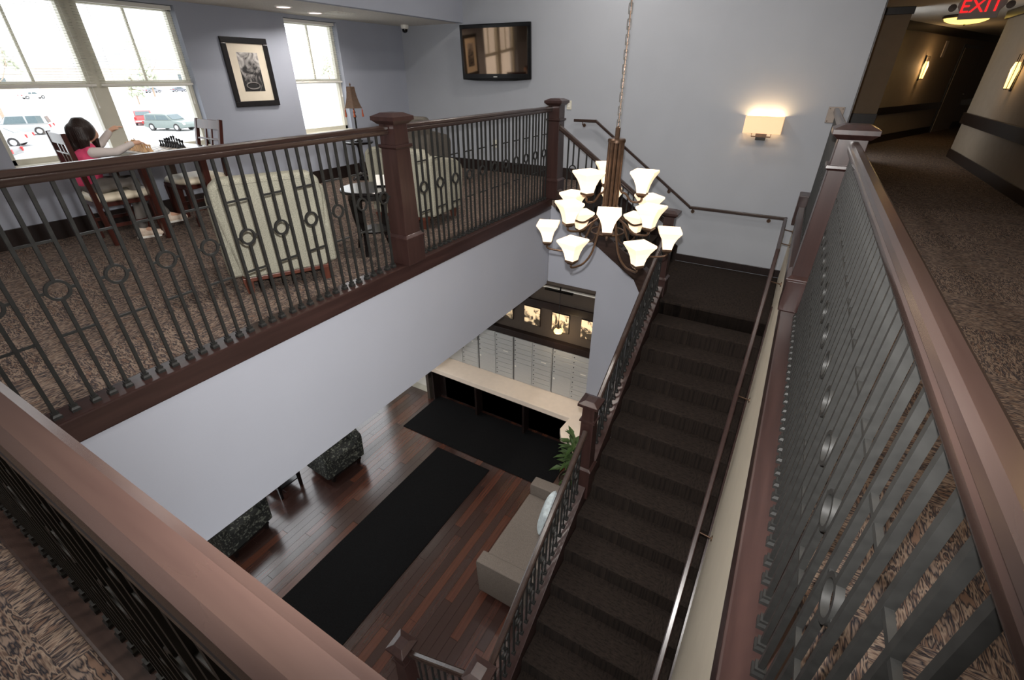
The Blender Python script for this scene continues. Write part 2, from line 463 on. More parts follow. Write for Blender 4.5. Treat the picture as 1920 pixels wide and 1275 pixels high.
# baseboards
struct(MB().box(XW, XW + 0.018, -2.6, YF, 0, 0.17).build('baseboard_left', 'base', bevel=0.004))
struct(MB().box(XW, -2.45, YF - 0.018, YF, 0, 0.16).build('baseboard_far', 'base', bevel=0.004))
struct(MB().box(-1.25, XR, YF - 0.018, YF, -0.96, -0.86).build('baseboard_landing', 'base', bevel=0.003))
struct(MB().box(2.48, 2.5, -2.6, 12.5, 0, 0.15).build('baseboard_right', 'base', bevel=0.004))
struct(MB().box(0.37, 1.0, 10.982, 11.0, 0, 0.15).build('baseboard_stub', 'base', bevel=0.004))
o = struct(MB().box(0, 11.2, -0.02, 0, 0, 0.16).build('baseboard_diagonal', 'base', loc=dA)); o.rotation_euler = (0, 0, DANG)
# chair rails and crown of the corridor
trimbox(1, 2.46, 2.5, -2.6, 12.52, 0.59, 0.77)
trimbox(2, 0.36, 1.01, 10.965, 11.0, 0.62, 0.78)
o = struct(MB().box(0, 11.2, -0.035, 0, 0.6, 0.75).build('trim_3', 'base', loc=dA)); o.rotation_euler = (0, 0, DANG)
o = struct(MB().box(0, 11.2, -0.05, 0, 2.17, ZK).build('trim_4', 'base', loc=dA)); o.rotation_euler = (0, 0, DANG)
trimbox(5, 2.45, 2.5, -2.6, 12.52, 2.2, ZK)
trimbox(6, 0.37, 1.02, 10.95, 11.0, 2.22, ZK)
struct(MB().box(0.372, 0.384, YF - 0.004, YF + 0.2, 0, ZH).build('trim_7', 'base'))
# curb and fascia round the stairwell
b = MB().box(-2.715, XL, 0.0, YS + 0.02, -0.112, 0.018); struct(b.build('trim_8', 'wood_y', bevel=0.008))
b = MB().box(-2.72, 0.33, -0.004, 0.15, -0.112, 0.018); struct(b.build('trim_9', 'wood_x', bevel=0.008))
b = MB().box(0.157, 0.335, 0.1, YF, -0.11, 0.018); struct(b.build('trim_10', 'wood_y', bevel=0.008))
b = MB().box(0.13, 0.345, 6.47, YF, -0.2, 0.15); struct(b.build('trim_11', 'wood', bevel=0.01))
# dark trims of the mail alcove
trimbox(12, -4.83, -1.86, 5.645, 5.68, -1.68, -1.57)
trimbox(13, -4.83, -1.86, 5.58, 5.68, -2.285, -2.175)
trimbox(14, -4.83, -1.86, 5.64, 5.68, -1.33, -1.31, mat='white')
trimbox(15, -4.6, -2.0, 5.42, 5.46, ZL, -3.25)
trimbox(16, -2.59, -1.855, 5.36, 5.52, ZLC - 0.005, ZLC + 0.035, mat='brown')

# ------------------------------------------------------------------ windows with blinds
def window(n, y0, y1, z0, z1, parts, blind=True):
    """frame in the reveal of wall_left; parts = list of (ya, yb) sashes"""
    xf0, xf1 = -6.13, -6.07
    fr = MB()
    fr.box(xf0, xf1, y0, y0 + 0.05, z0, z1); fr.box(xf0, xf1, y1 - 0.05, y1, z0, z1)
    fr.box(xf0, xf1, y0, y1, z1 - 0.05, z1); fr.box(xf0, xf1, y0, y1, z0, z0 + 0.055)
    for a, c in zip(parts[:-1], parts[1:]): fr.box(xf0, xf1 + 0.012, a[1], c[0], z0, z1)
    w = struct(fr.build('window_%d' % n, 'frame', bevel=0.004))
    sill = MB().box(-6.13, XW + 0.012, y0, y1, z0 - 0.02, z0 + 0.008).build('sill', 'frame', w, bevel=0.004)
    zm = (z0 + z1) / 2 - 0.03
    for (a, c) in parts:
        a2, c2 = (a + 0.05 if a == y0 else a), (c - 0.05 if c == y1 else c)
        MB().box(xf0 + 0.004, xf1 - 0.004, a2, c2, zm - 0.028, zm + 0.028).build('meeting_rail', 'frame', w, bevel=0.004)
        m = (a2 + c2) / 2
        MB().box(xf0 + 0.018, xf1 - 0.018, m - 0.011, m + 0.011, zm, z1 - 0.05).build('muntin', 'frame', w)
        MB().box(-6.105, -6.1, a2, c2, z0 + 0.05, zm).build('pane', 'glass', w)
        MB().box(-6.105, -6.1, a2, c2, zm, z1 - 0.05).build('pane', 'glass', w)
    return w
W1 = [(1.49, 2.30), (2.46, 3.28)]
window(1, *WA, W1)
window(2, *WB, [(4.575, 5.41)])
window(3, 1.1, 3.4, -3.6, -1.25, [(1.1, 2.2), (2.3, 3.4)])
window(4, 4.3, 5.3, -3.6, -1.25, [(4.3, 5.3)])

def blind(y0, y1, label):
    t = thing('window_blind', label, 'blind', (-6.035, (y0 + y1) / 2, 1.28), 0, 'mini blinds over the upper sashes')
    h = (y1 - y0) / 2
    MB().box(-0.018, 0.018, -h, h, 0.68, 0.715).build('headrail', 'white', t, bevel=0.003)
    MB().box(-0.014, 0.014, -h, h, 0.0, 0.022).build('bottom_rail', 'white', t, bevel=0.004)
    sm = MB().add([(-0.0125, -h, -0.001), (0, -h, 0.0022), (0.0125, -h, -0.001), (-0.0125, h, -0.001), (0, h, 0.0022), (0.0125, h, -0.001)],
                  [(0, 1, 4, 3), (1, 2, 5, 4)]).mesh('slat', 'white')
    for k in range(30):
        link('slat', sm, t, (0, 0, 0.036 + k * 0.0216))
    for q in (-h + 0.12, h - 0.12):
        MB().tube([(0.014, q, 0.0), (0.014, q, 0.69)], 0.0012, 4).build('ladder_cord', 'white', t)
    c = MB().tube([(0.02, h - 0.05, 0.69), (0.021, h - 0.045, 0.1), (0.02, h - 0.05, -0.14)], 0.0018, 5)
    cc = c.build('pull_cord', 'white', t)
    MB().lathe([(0.002, 0.0), (0.007, -0.03), (0.007, -0.042), (0.002, -0.045)], 8, (0.02, h - 0.05, -0.14)).build('cord_tassel', 'white', cc)
    return t
blind(1.50, 2.36, 'white mini blind over the leftmost window sash, behind the seated child')
blind(2.40, 3.27, 'white mini blind over the sash left of the framed photograph')
blind(4.585, 5.40, 'white mini blind on the single window behind the tasselled lamp')
# ------------------------------------------------------------------ railings, newel posts
RAILP = lambda w, h: [(-w / 2, 0.012), (-w / 2 + 0.006, 0), (w / 2 - 0.006, 0), (w / 2, 0.012), (w / 2, h * 0.42), (w / 2 - 0.004, h * 0.5), (w / 2, h * 0.62),
                      (w / 2 - 0.002, h - 0.008), (w / 2 - 0.012, h), (-w / 2 + 0.012, h), (-w / 2 + 0.002, h - 0.008), (-w / 2, h * 0.62), (-w / 2 + 0.004, h * 0.5), (-w / 2, h * 0.42)]
def ring_mesh():
    n = 28; b = MB(); R, r, t = 0.047, 0.0355, 0.0072
    vs = []; fs = []
    for i in range(n):
        a = 2 * pi * i / n
        for (q, y) in ((R, -t), (R, t), (r, t), (r, -t)): vs.append((q * cos(a), y, q * sin(a)))
    for i in range(n):
        j = (i + 1) % n
        for k in range(4): fs.append((i * 4 + k, i * 4 + (k + 1) % 4, j * 4 + (k + 1) % 4, j * 4 + k))
    b.add(vs, fs)
    b.box(-0.066, -0.044, -0.004, 0.004, -0.006, 0.006); b.box(0.044, 0.066, -0.004, 0.004, -0.006, 0.006)
    return b.mesh('ring', 'iron', smooth=True)
RING = ring_mesh()
_sh = MB(); _sh.frustum((0, 0), 0, 0.0175, 0.013, 0.0175); _sh.frustum((0, 0), 0.013, 0.0175, 0.024, 0.0105); _sh.frustum((0, 0), 0.024, 0.0135, 0.033, 0.0135)
SHOE = _sh.mesh('shoe', 'iron')
BALS = {}
def bal_mesh(h, mid, zr):
    k = (round(h, 3), mid, round(zr, 3))
    if k not in BALS:
        w = 0.0072; b = MB()
        if mid:
            b.box(-w, w, -w, w, 0, zr - 0.041); b.box(-w, w, -w, w, zr + 0.041, h)
        else: b.box(-w, w, -w, w, 0, h)
        BALS[k] = b.mesh('baluster', 'iron')
    return BALS[k]

def railing(name, label, p0, p1, z0, z1, hb, mid0, rw=0.05, rh=0.06, pitch=0.2205, rail_ext=(0, 0), bars=(0.355, 0.757), zr=0.552, s_lim=None, mat='wood_x', base=None):
    p0 = Vector(p0); p1 = Vector(p1); d = p1 - p0; Ln = d.length; sl = (z1 - z0) / Ln
    t = thing(name, label, 'railing', (p0.x, p0.y, z0), atan2(d.y, d.x))
    a, e = rail_ext
    MB().sweep(RAILP(rw, rh), (-a, 0, hb - sl * a), (Ln + e, 0, hb + sl * (Ln + e)), (0, 1, 0)).build('handrail', mat, t, smooth=True, ang=30)
    lo, hi = s_lim or (0.03, Ln - 0.03)
    crossm = {}
    s = mid0
    while s - pitch > lo - 0.1: s -= pitch
    while s < hi + 0.1:
        xs = [(s - 0.0695, False), (s, True), (s + 0.0695, False)]
        ins = [lo <= q <= hi for q, _ in xs]
        for (q, m), ok in zip(xs, ins):
            if not ok: continue
            o = link('baluster', bal_mesh(hb + 0.004, m, zr), t, (q, 0, sl * q))
            link('shoe', SHOE, o)
            if m: link('ring', RING, o, (0, 0, zr))
        if all(ins):
            for zb in bars:
                cm = MB().sweep([(-0.0055, -0.005), (0.0055, -0.005), (0.0055, 0.005), (-0.0055, 0.005)], (-0.066, 0, -sl * 0.066), (0.066, 0, sl * 0.066), (0, 1, 0)) if 'c' not in crossm else None
                if cm: crossm['c'] = cm.mesh('crossbar', 'iron')
                link('crossbar', crossm['c'], t, (s, 0, sl * s + zb))
        s += pitch
    return t

NEWEL = {}
def newel(label, x, y, z, h=1.16, w=0.085, name='newel_post', low=0.0):
    t = thing(name, label, 'newel post', (x, y, z))
    k = (round(h, 3), round(w, 3), round(low, 3))
    if k not in NEWEL:
        b = MB(); b.frustum((0, 0), -low, w + 0.018, 0.21, w + 0.016); pl = b.mesh('plinth', 'wood', bevel=0.004)
        b = MB(); b.frustum((0, 0), 0.21, w + 0.024, 0.225, w + 0.024); b.frustum((0, 0), 0.225, w + 0.022, 0.245, w + 0.002); mo = b.mesh('plinth_moulding', 'wood', bevel=0.002)
        b = MB(); b.frustum((0, 0), 0.235, w, h - 0.03, w - 0.014); sh = b.mesh('shaft', 'wood', bevel=0.004)
        b = MB(); zc = h - 0.24; ww = w - 0.008; b.frustum((0, 0), zc, ww, zc + 0.012, ww + 0.014); b.frustum((0, 0), zc + 0.012, ww + 0.014, zc + 0.03, ww + 0.012); co = b.mesh('collar', 'wood', bevel=0.002)
        b = MB(); b.frustum((0, 0), h - 0.075, w - 0.006, h - 0.05, w + 0.02); b.frustum((0, 0), h - 0.05, w + 0.026, h - 0.022, w + 0.026); b.frustum((0, 0), h - 0.022, w + 0.024, h, w - 0.025); ca = b.mesh('cap', 'wood', bevel=0.003)
        NEWEL[k] = (pl, mo, sh, co, ca)
    for n, m in zip(('plinth', 'plinth_moulding', 'shaft', 'collar', 'cap'), NEWEL[k]): link(n, m, t)
    return t

CURB = 0.018
XB = -2.625
railing('guard_railing', 'long dark wood and iron railing in front of the beige armchair', (XB, 0.12), (XB, 2.65), CURB, CURB, 0.985, 0.59 - 0.12, rail_ext=(0.05, 0.03))
railing('guard_railing', 'dark wood and iron railing under the television, between two newel posts', (XB, 2.87), (XB, 5.37), CURB, CURB, 0.985, 0.17, rail_ext=(0.03, 0.03))
railing('guard_railing', 'railing along the corridor carpet on the right, seen steeply from above', (0.25, 0.14), (0.25, 3.28), CURB, CURB, 0.985, 0.12, rw=0.048, rail_ext=(0.06, 0.03))
railing('guard_railing', 'short far stretch of railing meeting the wall plate below the wall sconce', (0.235, 3.48), (0.235, 6.70), CURB, CURB, 0.985, 0.12, rw=0.048, rail_ext=(0.03, 0.0), s_lim=(0.03, 2.95))
railing('guard_railing', 'nearest railing with wide brown handrail across the lower left corner', (0.16, 0.062), (-2.54, 0.062), CURB, CURB, 0.985, 0.13, rw=0.046, rail_ext=(0.0, 0.03))
# plate that fixes the far rail end to the wall
t = thing('wall_rail_bracket', 'square nickel wall plate holding the far end of the right railing', 'bracket', (0.235, YF, 0.99))
MB().box(-0.077, 0.077, -0.012, 0, -0.08, 0.08).build('plate', 'nickel', t, bevel=0.003)
for sx in (-1, 1):
    for sz in (-1, 1): MB().lathe([(0.006, 0), (0.006, 0.003), (0.003, 0.005)], 8).build('screw', 'bronze', t, (sx * 0.06, -0.012, sz * 0.062)).rotation_euler = (radians(90), 0, 0)

newel('stout square newel post left of centre, in front of the side table', -2.625, 2.76, CURB, 1.125)
newel('newel post at the top of the short flight, right of the television', -2.585, 5.46, CURB, 1.125)
newel('newel post beside the corridor at right, its cap overlapping the doorway', 0.24, 3.385, CURB, 1.125)
newel('corner newel post at the near right corner of the stairwell', 0.25, 0.062, CURB, 1.1)
newel('corner newel post at the near left corner of the stairwell', -2.64, 0.062, CURB, 1.1)

# ------------------------------------------------------------------ stairs
XS0, XS1 = -1.0, XR - 0.012
RIS, TRD, YT = 0.1805, 0.28, 5.25
ZT = -0.96
st = thing('stair_flight', 'long dark carpeted flight descending from the landing', 'stairs', (0, YT, ZT))
tm = MB().box(XS0, XS1, -TRD - 0.0, 0.022, -0.045, 0).mesh('tread', 'stair', bevel=0.016, seg=3, smooth=True)
rm = MB().box(XS0, XS1, -0.012, 0.012, -RIS, -0.03).mesh('riser', 'stair')
# the flight goes towards -y: nosing at the low-y edge of each tread
tm = MB().box(XS0, XS1, -TRD - 0.024, 0.0, -0.045, 0).mesh('tread', 'stair', bevel=0.018, seg=3, smooth=True)
for i in range(1, 14):
    link('riser', rm, st, (0, -TRD * (i - 1), -RIS * (i - 1)))
    link('tread', tm, st, (0, -TRD * (i - 1) + 0.012, -RIS * i))
link('riser', rm, st, (0, -TRD * 13, -RIS * 13))
NZ = lambda y: ZT - (YT - y) * RIS / TRD              # nosing line of the main flight
def slab(y0, y1, up, dn): return [(y0, NZ(y0) + up), (y1, NZ(y1) + up), (y1, NZ(y1) - dn), (y0, NZ(y0) - dn)]
def loc_poly(p): return [(a - YT, c - ZT) for a, c in p]
MB().prism(loc_poly(slab(1.55, 5.34, 0.115, 0.32)), -1.125, XS0, 'x').build('stringer', 'wood_y', st, bevel=0.006)
MB().prism(loc_poly(slab(1.55, 5.3, 0.13, 0.25)), XS1 - 0.004, XR, 'x').build('wall_skirt', 'wood_y', st)

ld = thing('stair_landing', 'dark carpeted landing under the wall handrail', 'landing', (-0.5, 6.0, ZT))
MB().box(-0.75, 0.5 + XR - 0.002, -0.75 - 0.012, YF - 6.0 - 0.02, -0.22, 0).build('deck', 'stair', ld, bevel=0.012, smooth=True)
MB().box(-0.66, -0.5, -0.78, -0.63, -0.3, 0.03).build('edge_block', 'wood', ld, bevel=0.006)
lw = thing('lower_landing', 'dark carpeted lower landing at the foot of the long flight', 'landing', (-0.45, 0.9, ZT - 14 * RIS))
ZB = ZT - 14 * RIS
MB().box(-0.67, 0.45 + XR - 0.01, -0.85, YT - 13 * TRD - 0.9, ZL - ZB, 0).build('deck', 'stair', lw, bevel=0.01)
MB().box(-1.02, -0.67, -0.85, 0.37, ZL - ZB, -0.206).build('step', 'stair', lw, bevel=0.01)

uf = thing('stair_flight', 'short dark flight rising left from the landing along the far wall', 'stairs', (-2.45, 6.05, 0))
UR, UT = 0.16, 0.24
um = MB().box(0.0, UT + 0.024, YS + 0.02 - 6.05, YF - 6.05 - 0.02, -0.045, 0).mesh('tread', 'stair', bevel=0.016, seg=3, smooth=True)
ur = MB().box(-0.012, 0.012, YS + 0.02 - 6.05, YF - 6.05 - 0.02, -UR, -0.03).mesh('riser', 'stair')
for i in range(1, 6):
    link('riser', ur, uf, (UT * (i - 1), 0, -UR * (i - 1)))
    link('tread', um, uf, (UT * (i - 1), 0, -UR * i))
link('riser', ur, uf, (UT * 5, 0, -UR * 5))
us = UR / UT
def ub(x0, x1, up, dn): return [(x0, -us * x0 + up), (x1, -us * x1 + up), (x1, -us * x1 - dn), (x0, -us * x0 - dn)]
MB().prism(ub(-0.04, 1.36, 0.115, 0.12), 5.355 - 6.05, 5.47 - 6.05, 'y').build('stringer', 'wood_x', uf, bevel=0.006)
MB().prism(ub(0.0, 1.28, 0.1, 0.2), YF - 6.05 - 0.022, YF - 6.05, 'y').build('wall_skirt', 'base', uf)
# soffit side under the stringer where it meets the landing
MB().prism([(1.0, -0.72), (1.37, -0.95), (1.37, -1.2), (1.15, -0.98)], 5.37 - 6.05, 5.45 - 6.05, 'y').build('soffit_block', 'wood_x', uf)

# stair railings
XSB = -1.062
railing('stair_railing', 'sloping railing behind the chandelier beside the short upper flight', (-2.47, 5.42), (-1.16, 5.42), 0.115 + 0.015, 0.115 + 0.015 - us * 1.31, 0.655, 0.15, rail_ext=(0.04, 0.03), bars=(), zr=0.36, pitch=0.24)
def stair_rail(label, ya, yb):
    railing('stair_railing', label, (XSB, ya), (XSB, yb), NZ(ya) + 0.115, NZ(yb) + 0.115, 0.66, 0.12, rail_ext=(0.02, 0.02), bars=(0.2, 0.52), zr=0.36)
stair_rail('upper run of the sloping stair railing, above the middle newel', 5.29, 3.36)
stair_rail('lower run of the sloping stair railing, beside the sofa', 3.14, 1.44)
newel('newel post on the landing, just right of the chandelier', -1.075, 5.39, ZT, 1.03, 0.07, low=0.1)
newel('newel post halfway down the stair, next to the white counter', XSB, 3.25, NZ(3.25) + 0.05, 1.03, 0.07, low=0.15)
newel('newel post at the foot of the long flight, bottom edge of the picture', XSB, 1.34, ZB, 1.11, 0.07)
newel('starting newel post on the lobby floor below the sofa', -1.88, 1.34, ZL, 1.08, 0.07)
railing('stair_railing', 'short low railing joining the two lowest newel posts', (-1.14, 1.34), (-1.8, 1.34), ZB + 0.06, ZL + 0.12, 0.84, 0.12, bars=(0.25, 0.6), zr=0.42, rail_ext=(0.02, 0.02))

# handrail fixed to the far wall and down the right wall
hr = thing('wall_handrail', 'dark wall handrail stepping down the far wall and turning along the cream wall', 'handrail', (0, 0, 0))
HP = [(-0.019, 0.006), (-0.012, 0), (0.012, 0), (0.019, 0.006), (0.019, 0.03), (0.012, 0.038), (-0.012, 0.038), (-0.019, 0.03)]
yh = YF - 0.07; xh = 0.06; zlow = -0.2
segs = [((-2.87, yh, 0.80), (-2.54, yh, 0.80), (0, 1, 0)), ((-2.545, yh, 0.803), (-1.09, yh, zlow), (0, 1, 0)), ((-1.1, yh, zlow), (xh + 0.019, yh, zlow), (0, 1, 0)),
        ((xh, yh + 0.019, zlow), (xh, 5.28, zlow), (1, 0, 0)), ((xh, 5.285, zlow + 0.002), (xh, 1.05, zlow - (5.285 - 1.05) * RIS / TRD), (1, 0, 0))]
for a, c, sd in segs: MB().sweep(HP, a, c, sd).build('rail', 'wood_x' if sd[1] else 'wood_y', hr)
def bracket(p, to):
    p = Vector(p); q = Vector(to)
    b = MB().tube([p + Vector((0, 0, 0.004)), p - Vector((0, 0, 0.03)), q - Vector((0, 0, 0.045))], 0.006, 8)
    o = b.build('bracket', 'bronze', hr)
    dr = (q - p); n = Vector((dr.x, dr.y, 0)).normalized()
    c = q - Vector((0, 0, 0.045)); b2 = MB().tube([c - n * 0.008, c], 0.024, 14); b2.build('rosette', 'bronze', o)
for px, pz in ((-2.74, 0.80), (-1.42, 0.026), (-1.06, zlow), (-0.12, zlow)): bracket((px, yh, pz), (px, YF, pz))
for py in (6.35, 5.75, 5.0, 3.9, 2.85, 1.9): bracket((xh, py, zlow if py > 5.28 else zlow - (5.28 - py) * RIS / TRD), (XR, py, zlow if py > 5.28 else zlow - (5.28 - py) * RIS / TRD))
# ------------------------------------------------------------------ chandelier
def chandelier():
    cx, cy = -1.165, 3.50
    t = thing('chandelier', 'large bronze three tier chandelier with flared square glass shades', 'chandelier', (cx, cy, 0.2))
    z = lambda h: h - 0.2
    # fluted column of rods between two plates
    b = MB()
    for i in range(10):
        a = 2 * pi * i / 10
        b.tube([(0.048 * cos(a), 0.048 * sin(a), z(0.96)), (0.048 * cos(a), 0.048 * sin(a), z(0.5))], 0.0135, 8)
    b.build('column_rods', 'bronze', t, smooth=True)
    MB().lathe([(0.02, z(0.5)), (0.02, z(0.95))], 12).build('column_core', 'bronze', t, smooth=True)
    MB().lathe([(0.0, z(0.955)), (0.064, z(0.955)), (0.064, z(0.972)), (0.058, z(0.98)), (0.0, z(0.98))], 20).build('top_plate', 'bronze', t, smooth=True)
    MB().lathe([(0.018, z(0.98)), (0.018, z(1.05)), (0.008, z(1.06))], 10).build('hanger', 'bronze', t, smooth=True)
    MB().lathe([(0.0, z(0.47)), (0.05, z(0.475)), (0.064, z(0.485)), (0.064, z(0.5)), (0.0, z(0.5))], 20).build('hub', 'bronze', t, smooth=True)
    MB().lathe([(0.012, z(0.3)), (0.012, z(0.48))], 8).build('stem', 'bronze', t)
    MB().lathe([(0.0, z(0.268)), (0.08, z(0.272)), (0.085, z(0.28)), (0.0, z(0.284))], 20).build('bottom_plate', 'bronze', t, smooth=True)
    n = 28; MB().tube([(0.13 * cos(2 * pi * i / n), 0.13 * sin(2 * pi * i / n), z(0.30)) for i in range(n)], 0.006, 6, close=True).build('bottom_ring', 'bronze', t, smooth=True)
    MB().lathe([(0.004, z(0.235)), (0.014, z(0.245)), (0.01, z(0.262)), (0.016, z(0.27))], 10).build('finial', 'nickel', t, smooth=True)
    # shade and cup, square and flared
    sp = [(0.034, 0.0), (0.037, 0.02), (0.044, 0.055), (0.058, 0.095), (0.081, 0.135), (0.086, 0.142), (0.085, 0.158), (0.079, 0.158), (0.076, 0.138), (0.05, 0.092), (0.036, 0.05), (0.03, 0.008)]
    k = sqrt(2)
    shade = MB().lathe([(r * k, h) for r, h in sp], 4, rot=pi / 4, cap=False)
    shade.f.append((3, 2, 1, 0))
    shade = shade.mesh('glass_shade', 'shade', bevel=0.004, seg=2)
    cup = MB().frustum((0, 0), -0.03, 0.02, -0.012, 0.034); cup.frustum((0, 0), -0.012, 0.037, 0.004, 0.037); cup = cup.mesh('cup', 'bronze', bevel=0.002)
    def arm(rad, ang, zs, z0, r0=0.05):
        # J shaped arm: leaves the column, sweeps down and out, turns up into the cup
        P = []
        pts = [(r0, z0), (r0 + (rad - r0) * 0.12, z0 - 0.10), (r0 + (rad - r0) * 0.34, zs - 0.03 + (z0 - zs) * 0.1), (r0 + (rad - r0) * 0.6, zs - 0.068), (r0 + (rad - r0) * 0.85, zs - 0.07), (rad, zs - 0.055), (rad, zs - 0.02)]
        for i in range(len(pts) - 1):
            p0 = pts[max(i - 1, 0)]; p1 = pts[i]; p2 = pts[i + 1]; p3 = pts[min(i + 2, len(pts) - 1)]
            for s in range(5):
                u = s / 5
                q = [0.5 * ((2 * p1[j]) + (-p0[j] + p2[j]) * u + (2 * p0[j] - 5 * p1[j] + 4 * p2[j] - p3[j]) * u * u + (-p0[j] + 3 * p1[j] - 3 * p2[j] + p3[j]) * u ** 3) for j in (0, 1)]
                P.append((q[0] * cos(ang), q[0] * sin(ang), z(q[1])))
        P.append((rad * cos(ang), rad * sin(ang), z(zs - 0.02)))
        o = MB().tube(P, 0.0085, 7).build('arm', 'bronze', t, smooth=True)
        c = link('cup', cup, o, (rad * cos(ang), rad * sin(ang), z(zs)), (0, 0, ang))
        link('glass_shade', shade, o, (rad * cos(ang), rad * sin(ang), z(zs)), (0, 0, ang))
    view = atan2(-cy, -cx)          # towards the viewer
    for i in range(6): arm(0.475, view + radians(30 + 60 * i), 0.185, 0.5)
    for i in range(6): arm(0.345, view + radians(60 * i), 0.395, 0.52)
    for i in range(3): arm(0.235, view + radians(-48 + 120 * i), 0.62, 0.72)
    # chain
    lk = MB(); n = 12
    lk.tube([(0.0125 * cos(2 * pi * i / n), 0, (0.026 if sin(2 * pi * i / n) > 0 else -0.026) * (1 if abs(sin(2 * pi * i / n)) > 0.4 else 0.6) + 0.004 * sin(2 * pi * i / n)) for i in range(n)], 0.0034, 5, close=True)
    lk = lk.mesh('chain_link', M('chain_grey_metal', (104, 102, 98), 0.5, 0.2), smooth=True)
    ch = MB().tube([(0, 0, z(1.05)), (0.004, 0, z(2.0)), (0, 0, z(ZH))], 0.003, 5).build('cord', 'bronze', t)
    i = 0; zz = 1.075
    while zz < ZH - 0.02:
        link('chain_link', lk, t, (0, 0, z(zz)), (0, 0, (i % 2) * pi / 2)); zz += 0.042; i += 1
    MB().lathe([(0.07, 0), (0.06, -0.03), (0.01, -0.045)], 18, (0, 0, z(ZH))).build('canopy', 'bronze', t, smooth=True)
chandelier()

# ------------------------------------------------------------------ lounge ceiling fixtures, plus unseen fill lamps added over stairwell and lobby
def recessed(label, x, y, zc, watts, r=0.075, col=(1, 0.93, 0.86), group='recessed ceiling lights', spread=150):
    t = thing('recessed_light', label, 'ceiling light', (x, y, zc), 0, group)
    MB().lathe([(r + 0.022, 0.0), (r + 0.022, -0.008), (r, -0.012), (r, 0.0)], 24).build('trim_ring', 'white', t, smooth=True)
    MB().lathe([(0.0, -0.006), (r, -0.006), (r, -0.001), (0, -0.001)], 24).build('lens', 'bulb', t)
    d = bpy.data.lights.new('recessed_lamp', 'AREA'); d.shape = 'DISK'; d.size = r * 2; d.energy = watts; d.color = col; d.spread = radians(spread)
    o = bpy.data.objects.new('recessed_lamp', d); COL.objects.link(o); o.parent = t; o.location = (0, 0, -0.02)
    return t
recessed('recessed light in the lounge soffit nearer the top edge', -5.38, 4.15, ZC, 9)
recessed('recessed light in the lounge soffit beside the air vent', -5.55, 4.72, ZC, 9)
STL = [(-2.45, -0.6), (-2.35, 2.9), (-2.3, 5.7), (-0.9, 1.2), (-0.5, 4.6), (-3.6, -1.4)]  # invented lamps above the frame, added to raise the ambient level
for k, (x, y) in enumerate(STL):
    recessed('added unseen fill light high in the stairwell ceiling', x, y, ZH, 30, 0.12, group='added stairwell fill lights', spread=170)
for k, (x, y) in enumerate([(-5.0, 4.6), (-5.2, 2.5), (-5.2, 0.2)]):  # lobby lamps out of view, likewise added as fill
    recessed('added unseen fill light in the lobby ceiling under the lounge', x, y, ZLC, 9, 0.08, group='added lobby fill lights')

t = thing('ceiling_vent', 'flat white air vent in the lounge soffit above the right window', 'air vent', (-5.35, 4.9, ZC))
MB().box(-0.14, 0.14, -0.14, 0.14, -0.008, 0).build('frame', 'white', t, bevel=0.002)
for k in range(6): MB().box(-0.115, 0.115, -0.105 + k * 0.042, -0.085 + k * 0.042, -0.013, -0.007).build('louvre', 'white', t)

t = thing('security_camera', 'small white dome security camera where two walls meet the ceiling', 'camera', (-5.72, 6.52, ZC))
MB().lathe([(0.06, 0), (0.062, -0.03), (0.055, -0.05), (0.04, -0.055)], 20).build('housing', 'white', t, smooth=True)
MB().lathe([(0.042, -0.05), (0.042, -0.065), (0.036, -0.088), (0.02, -0.1), (0.002, -0.104)], 18).build('dome', 'black', t, smooth=True)

# ------------------------------------------------------------------ television
t = thing('television', 'black flat television on the far wall reflecting the windows', 'television', (-4.168, 6.63, 1.66))
t.rotation_euler = (radians(3.6), 0, radians(3.4))
b = MB(); W, H = 0.57, 0.345
b.box(-W, W, 0.0, 0.05, -H, H); b.build('body', 'black', t, bevel=0.012, seg=3)
MB().box(-W + 0.045, W - 0.045, -0.003, 0.002, -H + 0.075, H - 0.05).build('screen', 'screen', t)
b = MB().prism([(-W, -H + 0.002), (W, -H + 0.002), (W * 0.6, -H - 0.016), (0, -H - 0.022), (-W * 0.6, -H - 0.016)], -0.006, 0.045, 'y'); b.build('lower_bezel', 'black', t)
MB().box(-0.03, 0.03, -0.007, -0.001, -H + 0.03, -H + 0.042).build('badge', 'white', t)
MB().box(-0.18, 0.18, 0.05, 0.085, -0.14, 0.14).build('wall_mount', 'black', t)

# switch and outlets
def plate(label, loc, name='switch_plate', cat='light switch', w=0.036, h=0.057, mat='frame', facing='y'):
    t = thing(name, label, cat, loc)
    if facing == 'x': t.rotation_euler = (0, 0, radians(90))
    MB().box(-w, w, -0.008, 0, -h, h).build('plate', mat, t, bevel=0.003)
    MB().box(-0.014, 0.014, -0.012, -0.006, -0.028, 0.028).build('rocker', 'white', t, bevel=0.002)
    return t
plate('cream light switch on the far wall beside the newel cap', (-2.99, YF, 1.005))
plate('cream outlet low on the far wall behind the balusters', (-4.25, YF, 0.42), 'outlet_plate', 'outlet')
plate('cream outlet on the window wall above the empty chair seat', (XW, 3.02, 0.38), 'outlet_plate', 'outlet', facing='x')

